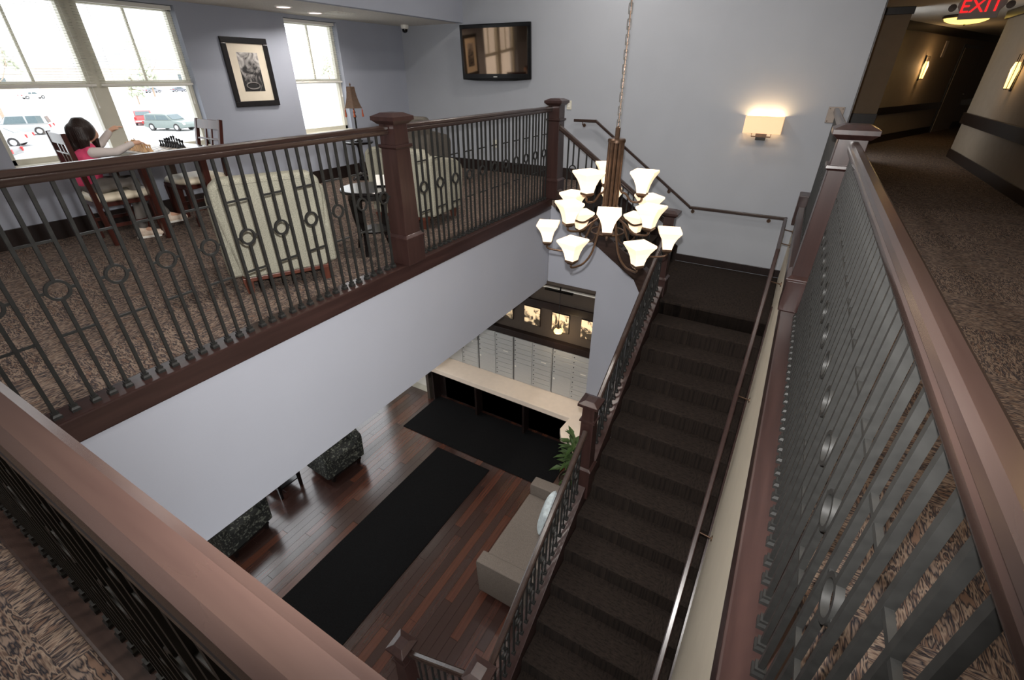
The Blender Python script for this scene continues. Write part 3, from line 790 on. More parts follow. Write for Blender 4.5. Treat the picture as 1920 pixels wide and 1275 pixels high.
# wall sconce
t = thing('wall_sconce', 'lit square linen wall sconce with bronze bracket on the far wall', 'sconce', (-0.45, YF, 0.86))
sx = 0.205
b = MB(); 
for (x0, x1, y0, y1) in ((-sx, sx, -0.125, -0.12), (-sx, -sx + 0.005, -0.12, 0.0), (sx - 0.005, sx, -0.12, 0.0)): b.box(x0, x1, y0, y1, -0.085, 0.095)
b.build('shade', 'shade_w', t)
MB().box(-sx - 0.002, sx + 0.002, -0.128, -0.12, 0.088, 0.1).build('shade_trim', 'shade_w', t)
b = MB(); b.tube([(-0.105, -0.06, -0.08), (-0.105, -0.06, -0.125), (0.105, -0.06, -0.125), (0.105, -0.06, -0.08)], 0.009, 4); b.box(-0.06, 0.06, -0.07, -0.05, -0.118, -0.09); b.build('bracket', 'bronze', t)
MB().box(-0.055, 0.055, -0.06, 0.0, -0.165, -0.125).build('back_plate', 'iron', t, bevel=0.003)
for q in (-0.1, 0.1):
    MB().ball((q, -0.06, 0.02), 0.025).build('bulb', 'lampglow', t)
    d = bpy.data.lights.new('sconce_lamp', 'POINT'); d.energy = 4.5; d.color = (1, 0.72, 0.4); d.shadow_soft_size = 0.03
    o = bpy.data.objects.new('sconce_lamp', d); COL.objects.link(o); o.parent = t; o.location = (q, -0.06, 0.055)

# ------------------------------------------------------------------ framed photograph between the windows
def photo_mat(name, kind, warm=False):
    m = bpy.data.materials.new(name); m.use_nodes = True; nt = m.node_tree; n = nt.nodes; L = nt.links; p = n['Principled BSDF']
    tc = n.new('ShaderNodeTexCoord'); mp = n.new('ShaderNodeMapping'); L.new(tc.outputs['Object'], mp.inputs['Vector'])
    nz = n.new('ShaderNodeTexNoise'); nz.inputs['Scale'].default_value = 9 if kind == 0 else 8; nz.inputs['Detail'].default_value = 6; nz.inputs['Distortion'].default_value = 1.5
    mp.inputs['Location'].default_value = (kind * 3.1, kind * 1.7, kind)
    L.new(mp.outputs[0], nz.inputs['Vector'])
    sp = n.new('ShaderNodeSeparateXYZ'); L.new(tc.outputs['Object'], sp.inputs[0])
    md = n.new('ShaderNodeMath'); md.operation = 'MULTIPLY_ADD'; md.inputs[1].default_value = 0.9 if kind == 0 else 0.75; md.inputs[2].default_value = 0.0
    L.new(sp.outputs['Z'], md.inputs[0])
    ad = n.new('ShaderNodeMath'); ad.operation = 'ADD'; L.new(md.outputs[0], ad.inputs[0]); L.new(nz.outputs['Fac'], ad.inputs[1])
    rp = n.new('ShaderNodeValToRGB'); e = rp.color_ramp.elements
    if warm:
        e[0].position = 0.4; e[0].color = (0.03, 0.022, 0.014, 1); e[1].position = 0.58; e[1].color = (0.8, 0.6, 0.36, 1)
    else:
        e[0].position = 0.46; e[0].color = (0.012, 0.011, 0.012, 1); e[1].position = 0.78; e[1].color = (0.55, 0.52, 0.5, 1)
    L.new(ad.outputs[0], rp.inputs[0]); L.new(rp.outputs[0], p.inputs['Base Color']); p.inputs['Roughness'].default_value = 0.6
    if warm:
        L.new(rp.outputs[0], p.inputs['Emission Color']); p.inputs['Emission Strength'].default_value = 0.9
    return m
t = thing('framed_photograph', 'black framed monochrome photograph with cream mat between the windows', 'picture', (XW, 3.96, 1.397))
h, w2 = 0.36, 0.292
b = MB(); fw = 0.062
b.box(0, 0.026, -w2, w2, h - fw, h); b.box(0, 0.026, -w2, w2, -h, -h + fw); b.box(0, 0.026, -w2, -w2 + fw, -h + fw, h - fw); b.box(0, 0.026, w2 - fw, w2, -h + fw, h - fw)
b.build('frame', 'blackwood', t, bevel=0.006)
MB().box(0, 0.012, -w2 + fw, w2 - fw, -h + fw, h - fw).build('mat_board', 'paper', t)
ph = MB().box(0.011, 0.0135, -0.13, 0.135, -0.195, 0.21).build('photo', photo_mat('monochrome_print', 0), t)
n = 24; MB().tube([(0.014, -0.01 + 0.085 * cos(2 * pi * i / n), -0.135 + 0.035 * sin(2 * pi * i / n)) for i in range(n)], 0.008, 5, close=True).build('printed_ring', M('grey_print_tone', (120, 116, 114), 0.7), ph)

# ------------------------------------------------------------------ lamp on pedestal table
t = thing('pedestal_table', 'small dark round pedestal table beneath the tasselled lamp', 'table', (-5.62, 5.16, 0))
MB().lathe([(0.0, 0.505), (0.2, 0.505), (0.21, 0.515), (0.21, 0.53), (0.2, 0.535), (0, 0.535)], 28).build('table_top', 'blackwood', t, smooth=True)
MB().lathe([(0.09, 0.0), (0.1, 0.02), (0.05, 0.05), (0.03, 0.1), (0.035, 0.25), (0.022, 0.3), (0.03, 0.45), (0.06, 0.505)], 16).build('pedestal', 'blackwood', t, smooth=True)
for i in range(3):
    a = 2 * pi * i / 3 + 0.4; MB().tube([(0.04 * cos(a), 0.04 * sin(a), 0.1), (0.13 * cos(a), 0.13 * sin(a), 0.06), (0.19 * cos(a), 0.19 * sin(a), 0.012)], [0.02, 0.018, 0.012], 6).build('foot', 'blackwood', t, smooth=True)
t = thing('table_lamp', 'table lamp with brown bell shade and hanging tassels by the right window', 'lamp', (-5.62, 5.16, 0.535))
MB().lathe([(0.06, 0), (0.065, 0.012), (0.03, 0.03), (0.02, 0.06), (0.026, 0.1), (0.014, 0.16), (0.012, 0.3), (0.026, 0.33), (0.012, 0.36), (0.022, 0.38), (0.01, 0.41), (0.01, 0.5)], 16).build('stem', 'blackwood', t, smooth=True)
sp = [(0.118, 0.435), (0.105, 0.46), (0.088, 0.51), (0.072, 0.57), (0.062, 0.63), (0.056, 0.69), (0.056, 0.7), (0.05, 0.7), (0.056, 0.62), (0.1, 0.455), (0.112, 0.435)]
MB().lathe([(r * 1.15, z) for r, z in sp], 6, rot=0.3, cap=False).build('lamp_shade', 'shade_b', t, bevel=0.003)
MB().lathe([(0.006, 0.5), (0.006, 0.71), (0.012, 0.725), (0.004, 0.745)], 8).build('finial', 'bronze', t, smooth=True)
for i in range(6):
    a = 0.3 + 2 * pi * i / 6; r = 0.133
    MB().lathe([(0.002, 0.0), (0.003, -0.02), (0.009, -0.035), (0.008, -0.045), (0.014, -0.11), (0.002, -0.112)], 7, (r * cos(a), r * sin(a), 0.437)).build('tassel', 'tassel', t, smooth=True)
MT['greychair'] = M('grey_brown_upholstery', (94, 89, 82), 0.9, var=0.12, scale=40)
# ------------------------------------------------------------------ upholstered armchairs
def armchair(label, x, y, rot, mats=('fabric', 'redwood_l'), name='armchair', W=0.74, D=0.68, H=0.80, group=None):
    # local: back at y=0 (facing viewer), seat towards +y
    t = thing(name, label, 'chair', (x, y, 0), rot, group)
    fm, wm = mats; h = W / 2
    bp = MB().prism([(-h + 0.08, 0.12), (h - 0.08, 0.12), (h - 0.02, 0.62), (h - 0.03, H - 0.05), (h - 0.09, H), (-h + 0.09, H), (-h + 0.03, H - 0.05), (-h + 0.02, 0.62)], 0.0, 0.14, 'y')
    bk = bp.build('backrest', fm, t, bevel=0.03, seg=3, smooth=True)
    sm = MB().tube([(-h + 0.05, -0.003, 0.2), (-h + 0.055, -0.004, 0.62), (-h + 0.075, -0.002, H - 0.06), (-h + 0.12, 0.0, H - 0.035), (h - 0.12, 0.0, H - 0.035), (h - 0.075, -0.002, H - 0.06), (h - 0.055, -0.004, 0.62), (h - 0.05, -0.003, 0.2)], 0.004, 6)
    sm.build('piping', fm, bk)
    for s in (-1, 1):
        pr = [(0.06, 0.12), (D - 0.03, 0.12), (D, 0.5), (D - 0.01, 0.56), (D - 0.12, 0.62), (0.2, 0.69), (0.06, 0.70)]
        a = MB().prism(pr, s * (h - 0.1), s * (h + 0.005), 'x'); a.build('arm', fm, t, bevel=0.035, seg=3, smooth=True)
    MB().box(-h + 0.1, h - 0.1, 0.12, D - 0.01, 0.3, 0.45).build('seat_cushion', fm, t, bevel=0.04, seg=3, smooth=True)
    MB().box(-h + 0.07, h - 0.07, 0.1, D - 0.04, 0.12, 0.31).build('seat_base', fm, t, bevel=0.012)
    MB().box(-h + 0.07, h - 0.07, 0.005, D - 0.03, 0.095, 0.125).build('bottom_rail', wm, t, bevel=0.004)
    for sx in (-1, 1):
        for yy in (0.05, D - 0.08): MB().frustum((sx * (h - 0.1), yy), 0.0, 0.02, 0.1, 0.032).build('leg', wm, t)
    return t
armchair('beige speckled armchair with its back to the long railing', -3.03, 1.92, atan2(0.886, 0.46))
armchair('beige speckled armchair behind the stout newel post, facing the television', -3.4, 3.52, radians(6), W=0.76, H=0.76)
armchair('grey brown upholstered chair at the back of the lounge near the window corner', -4.72, 5.3, radians(12), ('greychair', 'blackwood'), H=0.88, W=0.56)

# ------------------------------------------------------------------ round side table
t = thing('side_table', 'black round side table with curved legs and lower shelf beside the armchair', 'table', (-3.08, 2.87, 0))
MB().lathe([(0, 0.525), (0.235, 0.525), (0.245, 0.532), (0.245, 0.545), (0.238, 0.552), (0, 0.552)], 36).build('table_top', 'blackwood', t, smooth=True)
MB().lathe([(0.15, 0.475), (0.19, 0.475), (0.19, 0.526), (0.15, 0.526)], 30, cap=False).build('apron', 'blackwood', t, smooth=True)
MB().lathe([(0, 0.185), (0.13, 0.185), (0.135, 0.192), (0.135, 0.2), (0, 0.204)], 28).build('shelf', 'blackwood', t, smooth=True)
for i in range(4):
    a = radians(15 + 90 * i)
    P = [(0.19, 0.52), (0.2, 0.44), (0.185, 0.3), (0.165, 0.2), (0.17, 0.1), (0.2, 0.0)]
    b = MB(); vs = []; fs = []
    for j, (r, zz) in enumerate(P):
        hw = [0.026, 0.026, 0.024, 0.022, 0.02, 0.012][j]
        for (dr, dt) in ((-hw * 0.5, -hw), (hw * 0.5, -hw), (hw * 0.5, hw), (-hw * 0.5, hw)):
            rr = r + dr; vs.append((rr * cos(a) - dt * sin(a), rr * sin(a) + dt * cos(a), zz))
    for j in range(len(P) - 1):
        for k in range(4): fs.append((j * 4 + k, j * 4 + (k + 1) % 4, j * 4 + 4 + (k + 1) % 4, j * 4 + 4 + k))
    fs += [(3, 2, 1, 0), tuple(range(len(P) * 4 - 4, len(P) * 4))]
    b.add(vs, fs).build('leg', 'blackwood', t, bevel=0.003)
t = thing('table_sign', 'small white card in a dark holder standing on the round side table', 'sign', (-3.02, 2.93, 0.552))
MB().box(-0.045, 0.045, -0.012, 0.02, 0, 0.012).build('holder', 'black', t)
c = MB().box(-0.045, 0.045, 0.0, 0.003, 0.01, 0.095).build('card', 'white', t); c.rotation_euler = (radians(-12), 0, 0)
t.rotation_euler = (0, 0, radians(35))

# ------------------------------------------------------------------ chess corner
TX, TY = -5.42, 2.36
t = thing('chess_table', 'dark rectangular game table by the window holding the chess set', 'table', (TX, TY, 0))
MB().box(-0.36, 0.36, -0.48, 0.48, 0.715, 0.745).build('table_top', 'blackwood', t, bevel=0.006)
MB().box(-0.33, 0.33, -0.3, 0.3, 0.66, 0.716).build('apron', 'redwood', t)
for sx in (-1, 1):
    for sy in (-1, 1):
        MB().frustum((sx * 0.315, sy * 0.26), 0.0, 0.02, 0.67, 0.034).build('leg', 'redwood', t, bevel=0.003)
t = thing('chess_board', 'pale chequered chess board lying on the game table', 'chess board', (TX, TY + 0.05, 0.745))
MB().box(-0.21, 0.21, -0.23, 0.23, 0, 0.008).build('board', 'white', t, bevel=0.002)
sq = MB().box(-0.0225, 0.0225, -0.0245, 0.0245, 0.008, 0.0095)
sqm = [sq.mesh('square', 'counter'), sq.mesh('square', M('dark_square', (120, 112, 104), 0.4))]
for i in range(8):
    for j in range(8): link('square', sqm[(i + j) % 2], t, (-0.1575 + i * 0.045, -0.1715 + j * 0.049, 0))
def piece_mesh(kind, mat):
    H = dict(pawn=0.062, rook=0.068, knight=0.08, bishop=0.088, queen=0.1, king=0.112)[kind]
    p = [(0.017, 0), (0.018, 0.006), (0.013, 0.012), (0.011, 0.018), (0.007, H * 0.45), (0.006, H * 0.62), (0.011, H * 0.66), (0.007, H * 0.7)]
    if kind == 'pawn': p += [(0.0105, H * 0.82), (0.008, H * 0.95), (0.001, H)]
    elif kind == 'rook': p += [(0.011, H * 0.78), (0.0125, H), (0.008, H), (0.008, H * 0.93), (0.001, H * 0.93)]
    elif kind == 'bishop': p += [(0.01, H * 0.8), (0.007, H * 0.92), (0.002, H * 0.97), (0.003, H)]
    elif kind == 'queen': p += [(0.008, H * 0.8), (0.014, H * 0.92), (0.009, H * 0.93), (0.004, H)]
    elif kind == 'king': p += [(0.009, H * 0.78), (0.013, H * 0.86), (0.006, H * 0.9), (0.002, H * 0.92)]
    else: p += [(0.008, H * 0.72)]
    b = MB().lathe(p, 12)
    if kind == 'king': b.box(-0.002, 0.002, -0.002, 0.002, H * 0.9, H); b.box(-0.002, 0.002, -0.007, 0.007, H * 0.94, H * 0.965)
    if kind == 'knight': b.prism([(-0.01, H * 0.6), (0.01, H * 0.6), (0.011, H * 0.85), (0.002, H), (-0.006, H * 0.97), (-0.018, H * 0.83), (-0.014, H * 0.77), (-0.004, H * 0.8)], -0.006, 0.006, 'x')
    return b.mesh('chess_piece', mat, smooth=True)
back = ['rook', 'knight', 'bishop', 'queen', 'king', 'bishop', 'knight', 'rook']
for col, mat, rows, sgn in (('pale wooden', 'chessw', (-0.1715, -0.1225), -1), ('black', 'chessb', (0.1715, 0.1225), 1)):
    km = {}
    where = 'near the child on the chess board' if sgn < 0 else 'on the empty chair side of the chess board'
    for j, y in enumerate(rows):
        for i in range(8):
            kind = back[i] if j == 0 else 'pawn'
            if kind not in km: km[kind] = piece_mesh(kind, mat)
            o = link('chess_piece', km[kind], None, (TX - 0.1575 + i * 0.045, TY + 0.05 + y, 0.7545))
            tag(o, '%s chess %s %s' % (col, kind, where), 'chess piece', '%s chess %ss' % (col, kind))

def dining_chair(label, x, y, rot, seat_z=0.46, H=0.98, tilt=0.05):
    # local: faces +y, back at y = -0.22
    t = thing('dining_chair', label, 'chair', (x, y, 0), rot)
    for s in (-1, 1):
        b = MB().tube([(s * 0.2, -0.2, 0), (s * 0.2, -0.215, 0.3), (s * 0.205, -0.215, seat_z), (s * 0.21, -0.23, 0.7), (s * 0.212, -0.25 - tilt, H)], [0.026, 0.028, 0.028, 0.026, 0.024], 4)
        b.build('back_post', 'redwood', t, bevel=0.003)
        MB().frustum((s * 0.19, 0.2), 0.0, 0.017, seat_z - 0.06, 0.028).build('leg', 'redwood', t, bevel=0.003)
        MB().box(s * 0.19 - 0.01, s * 0.19 + 0.01, -0.2, 0.2, 0.16, 0.19).build('stretcher', 'redwood', t)
    MB().box(-0.21, 0.21, -0.225, 0.225, seat_z - 0.075, seat_z - 0.03).build('seat_frame', 'redwood', t, bevel=0.004)
    b = MB(); n = 32
    prof = [(0.5, -0.035), (0.9, -0.035), (1.0, -0.018), (1.0, 0.004), (0.93, 0.022), (0.6, 0.032), (0.0, 0.035)]
    vs = []; fs = []
    for (k, zz) in prof:
        for i in range(n):
            a = 2 * pi * i / n; c, s_ = cos(a), sin(a)
            e = 0.55
            vs.append((k * 0.245 * (abs(c) ** e) * (1 if c > 0 else -1), k * 0.245 * (abs(s_) ** e) * (1 if s_ > 0 else -1), seat_z + zz))
    for j in range(len(prof) - 1):
        for i in range(n): fs.append((j * n + i, j * n + (i + 1) % n, (j + 1) * n + (i + 1) % n, (j + 1) * n + i))
    b.add(vs, fs).build('seat_cushion', 'cushion', t, smooth=True, ang=60)
    yb = lambda zz: -0.23 - (zz - 0.7) * (0.02 + tilt) / (H - 0.7)
    def rail(z0, z1, nm):
        b = MB().prism([(yb(z0) - 0.012, z0), (yb(z0) + 0.012, z0), (yb(z1) + 0.012, z1), (yb(z1) - 0.012, z1)], -0.2, 0.2, 'x'); b.build(nm, 'redwood', t, bevel=0.003)
    rail(H - 0.09, H - 0.005, 'top_rail'); rail(0.64, 0.675, 'lower_rail'); rail(0.79, 0.805, 'middle_rail')
    for q in (-0.05, 0.05):
        MB().prism([(yb(0.67) - 0.008, 0.67), (yb(0.67) + 0.008, 0.67), (yb(H - 0.08) + 0.008, H - 0.08), (yb(H - 0.08) - 0.008, H - 0.08)], q - 0.012, q + 0.012, 'x').build('back_slat', 'redwood', t)
    return t
dining_chair('cherry wood chair the child sits on, left of the game table', -5.45, 1.95, radians(-6), 0.42, 0.96, -0.01)
dining_chair('empty cherry wood chair with round cream seat, right of the game table', -5.40, 2.67, radians(180), 0.45, 0.98)

# ------------------------------------------------------------------ seated child
g = thing('person', 'dark haired child in pink vest and white sleeves seated playing chess', 'person', (-5.4, 1.8, 0))
def L(p): return (p[0] + 5.4, p[1] - 1.8, p[2])
hip = L((-5.40, 1.78, 0.53))
b = MB()
limb(b, [hip, L((-5.40, 1.80, 0.64)), L((-5.40, 1.83, 0.74)), L((-5.40, 1.86, 0.81))], [0.09, 0.082, 0.085, 0.06], 12)
limb(b, [L((-5.40, 1.87, 0.82)), L((-5.41, 1.885, 0.89))], [0.034, 0.032])
b.ball(L((-5.42, 1.90, 0.955)), (0.072, 0.082, 0.093), 16, 12)
b.ball(L((-5.445, 1.968, 0.925)), (0.04, 0.03, 0.045)); b.ball(L((-5.452, 1.985, 0.945)), (0.011, 0.014, 0.014)); b.ball(L((-5.45, 1.978, 0.91)), (0.02, 0.012, 0.008))
for s in (-1, 1): b.ball(L((-5.42 + s * 0.072, 1.90, 0.95)), (0.012, 0.02, 0.028))
SR, SL = L((-5.32, 1.855, 0.79)), L((-5.48, 1.86, 0.79))
ER, EL = L((-5.24, 2.0, 0.785)), L((-5.56, 2.03, 0.83))
HR, HL = L((-5.28, 2.165, 0.835)), L((-5.54, 2.13, 0.93))
limb(b, [SR, ER, HR], [0.04, 0.03, 0.02]); limb(b, [SL, EL, HL], [0.04, 0.03, 0.02])
def hand(b, w, d, side, curl):
    w = Vector(w); d = Vector(d).normalized(); up = Vector((0, 0, 1)); sd = d.cross(up).normalized(); nrm = sd.cross(d)
    pc = w + d * 0.035; limb(b, [w, pc, w + d * 0.055], [0.017, 0.021, 0.019], 8)
    for k, ln in enumerate((0.05, 0.057, 0.053, 0.042)):
        o = pc + d * 0.025 + sd * side * (-0.02 + 0.0135 * k)
        p1 = o + d * ln * 0.5 - nrm * 0.012 * curl; p2 = p1 + d * ln * 0.3 - nrm * 0.022 * curl
        limb(b, [o, p1, p2], [0.0072, 0.0066, 0.0056], 6)
    o = w + d * 0.02 - sd * side * 0.018; limb(b, [o, o + d * 0.022 - sd * side * 0.018 - nrm * 0.008, o + d * 0.045 - sd * side * 0.02 - nrm * 0.018], [0.009, 0.0078, 0.0065], 6)
hand(b, HR, (0.02, 0.9, 0.1), 1, 1.0); hand(b, HL, (0.25, 0.8, 0.45), -1, 0.8)
HPR, HPL = L((-5.345, 1.81, 0.52)), L((-5.455, 1.81, 0.52))
KR, KL = L((-5.30, 2.06, 0.505)), L((-5.46, 2.10, 0.50))
AR, AL = L((-5.31, 2.0, 0.085)), L((-5.5, 2.33, 0.125))
limb(b, [HPR, KR, AR], [0.062, 0.045, 0.028]); limb(b, [HPL, KL, AL], [0.062, 0.045, 0.028])
FR, FL = L((-5.255, 2.1, 0.04)), L((-5.47, 2.45, 0.08))
limb(b, [AR, FR], [0.03, 0.022]); limb(b, [AL, FL], [0.03, 0.022])
body = remeshed('body', b, 'skin', g, 0.0065, smooth_it=2)
b = MB(); limb(b, [L((-5.40, 1.78, 0.55)), L((-5.40, 1.80, 0.64)), L((-5.40, 1.83, 0.74)), L((-5.40, 1.86, 0.81))], [0.098, 0.094, 0.098, 0.068], 14)
limb(b, [L((-5.33, 1.85, 0.795)), L((-5.47, 1.855, 0.795))], [0.048, 0.048])
remeshed('vest', b, 'pink', g, 0.011)
b = MB(); limb(b, [SR, ER, Vector(ER).lerp(Vector(HR), 0.93)], [0.047, 0.036, 0.026]); limb(b, [SL, EL, Vector(EL).lerp(Vector(HL), 0.93)], [0.047, 0.036, 0.026])
limb(b, [SR, SL], [0.04, 0.04]); limb(b, [L((-5.40, 1.865, 0.82)), L((-5.405, 1.875, 0.85))], [0.045, 0.04])
remeshed('sleeves', b, 'shirt', g, 0.009, smooth_it=3)
b = MB(); b.ball(L((-5.40, 1.78, 0.52)), (0.1, 0.095, 0.07), 14, 8)
limb(b, [HPR, KR, Vector(KR).lerp(Vector(AR), 0.92)], [0.074, 0.058, 0.045]); limb(b, [HPL, KL, Vector(KL).lerp(Vector(AL), 0.92)], [0.074, 0.058, 0.045])
remeshed('trousers', b, 'trouser', g, 0.011)
for nm, A_, F_ in (('shoe', AR, FR), ('shoe', AL, FL)):
    A_, F_ = Vector(A_), Vector(F_); d = (F_ - A_); d.z = 0; d.normalize()
    b = MB(); zb = F_.z - 0.036
    heel = A_ - d * 0.03; heel.z = zb + 0.04; toe = F_ + d * 0.012; toe.z = zb + 0.032; mid = heel.lerp(toe, 0.5)
    limb(b, [heel, mid, toe], [0.04, 0.038, 0.032]); limb(b, [A_ - Vector((0, 0, 0.0)), heel], [0.037, 0.04])
    s = remeshed(nm, b, 'shoe', g, 0.008, smooth_it=3)
    sb = MB(); nrm = Vector((-d.y, d.x, 0))
    pts = []
    for u, w_ in ((-0.04, 0.03), (0.0, 0.038), (0.07, 0.036), (0.13, 0.034), (0.155, 0.018)): pts.append((heel + d * u, w_))
    poly = [(p + nrm * w_) for p, w_ in pts] + [(p - nrm * w_) for p, w_ in reversed(pts)]
    sb.prism([(p.x, p.y) for p in poly], zb - 0.004, zb + 0.016, 'z').build('sole', 'white', s, bevel=0.003)
# hair: a bob of overlapping locks falling from the crown
b = MB(); hc = Vector(L((-5.415, 1.885, 0.965)))
b.ball(hc, (0.088, 0.09, 0.098), 18, 12)
for i in range(15):
    a = radians(195 + i * (330 - 60) / 14 - 105)
    a = radians(-250 + i * 16.5)
    dx, dy = cos(a), sin(a)
    p0 = hc + Vector((dx * 0.03, dy * 0.03, 0.075)); p1 = hc + Vector((dx * 0.078, dy * 0.08, 0.02)); p2 = hc + Vector((dx * 0.088, dy * 0.086, -0.07)); p3 = hc + Vector((dx * 0.08 , dy * 0.09 - 0.005, -0.155 - 0.015 * sin(i * 2.1)))
    limb(b, [p0, p1, p2, p3], [0.025, 0.026, 0.025, 0.012], 7)
limb(b, [hc + Vector((-0.01, -0.06, 0)), hc + Vector((-0.005, -0.085, -0.12)), hc + Vector((0, -0.095, -0.2))], [0.06, 0.05, 0.03], 10)
remeshed('hair', b, 'hair', g, 0.008, smooth_it=3)
# ------------------------------------------------------------------ lobby
t = tag(MB().box(-4.73, -1.93, 4.36, 5.36, 0, 0.012).build('entrance_mat', 'mat', loc=(0, 0, ZL), bevel=0.004), 'black entrance mat lying crosswise in front of the mail counter', 'mat')
t = tag(MB().box(-3.885, -2.885, -1.2, 4.25, 0, 0.012).build('runner_mat', 'mat', loc=(0, 0, ZL), bevel=0.004), 'long black runner mat on the lobby floor left of the sofa', 'mat')

t = thing('counter', 'long cream counter with clipped corner below the mailboxes', 'counter', (-3.3, 5.4, ZL))
poly = [(-4.8, 5.675), (-4.8, 5.19), (-2.0, 5.15), (-2.02, 4.86), (-1.93, 4.70), (-1.14, 4.70), (-1.14, 5.37), (-1.87, 5.37), (-1.87, 5.675)]
MB().prism([(x + 3.3, y - 5.4) for x, y in poly], 0.67, 0.76, 'z').build('worktop', 'counter', t, bevel=0.006)
MB().box(-1.5, 1.3, 0.02, 0.06, 0, 0.67).build('modesty_panel', 'base', t)
for x in (-1.45, -0.5, 0.45): MB().box(x - 0.02, x + 0.02, -0.16, 0.04, 0, 0.67).build('support', 'base', t)

mm = {}
def mail_unit(label, x0, x1):
    t = thing('mailbox_unit', label, 'mailbox', ((x0 + x1) / 2, 5.655, -3.14), 0, 'mailbox units')
    w = (x1 - x0) / 2 - 0.006; H = 0.855
    MB().box(-w, w, -0.05, 0, 0, H).build('cabinet', 'steel', t, bevel=0.003)
    MB().box(-w - 0.006, -w, -0.053, 0, 0, H).build('divider', 'black', t)
    n = 9; dh = (H - 0.03) / n; cw = w - 0.008
    if 'd' not in mm:
        mm['d'] = MB().box(-cw / 2 + 0.004, cw / 2 - 0.004, -0.062, -0.049, 0.003, dh - 0.003).mesh('door', 'steel', bevel=0.002, seg=1)
        mm['p'] = MB().box(-cw / 2 + 0.004, cw / 2 - 0.004, -0.062, -0.049, 0.003, dh * 4 - 0.003).mesh('parcel_door', 'steel', bevel=0.003, seg=1)
        mm['l'] = MB().lathe([(0.008, 0), (0.008, 0.006), (0.004, 0.008)], 8).mesh('lock', 'black')
        mm['n'] = MB().box(-0.045, 0.045, -0.064, -0.06, 0, 0.018).mesh('name_strip', 'white')
        mm['r'] = MB().lathe([(0.016, 0), (0.018, 0.004), (0.012, 0.007)], 12).mesh('parcel_lock', 'white')
    for c, s in ((0, -1), (1, 1)):
        k = 0
        while k < n:
            if c == 0 and k == 0:
                o = link('parcel_door', mm['p'], t, (s * (w / 2), 0, 0.015)); link('parcel_lock', mm['r'], o, (-cw / 2 + 0.03, -0.062, dh * 3.1), (radians(90), 0, 0)); k = 4; continue
            o = link('door', mm['d'], t, (s * (w / 2), 0, 0.015 + dh * k))
            link('lock', mm['l'], o, (-cw / 2 + 0.025, -0.062, dh * 0.5), (radians(90), 0, 0))
            if c == 1 and k == 5: link('name_strip', mm['n'], o, (0.03, 0, dh * 0.5))
            k += 1
    return t
mail_unit('aluminium mailbox unit at the left end, half hidden by the pale wall', -4.64, -3.945)
mail_unit('aluminium mailbox unit second from left, under the leftmost full picture', -3.94, -3.245)
mail_unit('aluminium mailbox unit below the pendant lamp', -3.24, -2.535)
mail_unit('aluminium mailbox unit at the right end beside the pale jamb', -2.53, -1.865)

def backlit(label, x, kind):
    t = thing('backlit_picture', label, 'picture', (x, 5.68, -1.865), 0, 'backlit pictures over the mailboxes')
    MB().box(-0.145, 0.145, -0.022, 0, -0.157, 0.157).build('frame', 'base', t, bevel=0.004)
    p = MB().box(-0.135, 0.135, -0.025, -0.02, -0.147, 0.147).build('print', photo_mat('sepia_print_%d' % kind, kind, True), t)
    return t
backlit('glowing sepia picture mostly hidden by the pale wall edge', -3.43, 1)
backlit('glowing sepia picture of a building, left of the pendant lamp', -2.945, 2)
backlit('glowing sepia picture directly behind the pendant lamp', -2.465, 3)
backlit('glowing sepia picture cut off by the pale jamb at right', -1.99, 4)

t = thing('pendant_lamp', 'small glowing pendant lamp hanging from a bar in the mail alcove', 'lamp', (-2.385, 5.42, ZLC))
MB().box(-0.24, 0.19, -0.02, 0.02, -0.115, -0.09).build('bar', 'black', t, bevel=0.003)
MB().tube([(0, 0, -0.1), (0, 0, 0)], 0.01, 6).build('stem', 'black', t)
MB().tube([(0, 0, -0.1), (0, 0, -0.68)], 0.004, 6).build('rod', 'black', t)
MB().lathe([(0.01, -0.66), (0.022, -0.675), (0.022, -0.69)], 10).build('socket', 'bronze', t)
MB().lathe([(0.02, -0.685), (0.055, -0.705), (0.068, -0.73), (0.055, -0.755), (0.02, -0.768), (0.001, -0.77)], 18).build('globe', 'lampglow', t, smooth=True)
d = bpy.data.lights.new('pendant_bulb', 'POINT'); d.energy = 5; d.color = (1, 0.75, 0.45); d.shadow_soft_size = 0.07
o = bpy.data.objects.new('pendant_bulb', d); COL.objects.link(o); o.parent = t; o.location = (0, -0.05, -0.86)

# door by the mail counter
o = struct(MB().box(-5.6, -4.89, YS - 0.03, YS, ZL, ZL + 2.0).build('door_1', 'frame', bevel=0.004))
for z0, z1 in ((0.15, 0.85), (1.0, 1.85)): MB().box(-5.5, -4.99, YS - 0.036, YS - 0.028, ZL + z0, ZL + z1).build('panel', 'white', o, bevel=0.003)
MB().tube([(-4.96, YS - 0.03, ZL + 0.95), (-4.96, YS - 0.08, ZL + 0.95), (-5.06, YS - 0.08, ZL + 0.95)], 0.009, 8).build('handle', 'nickel', o)

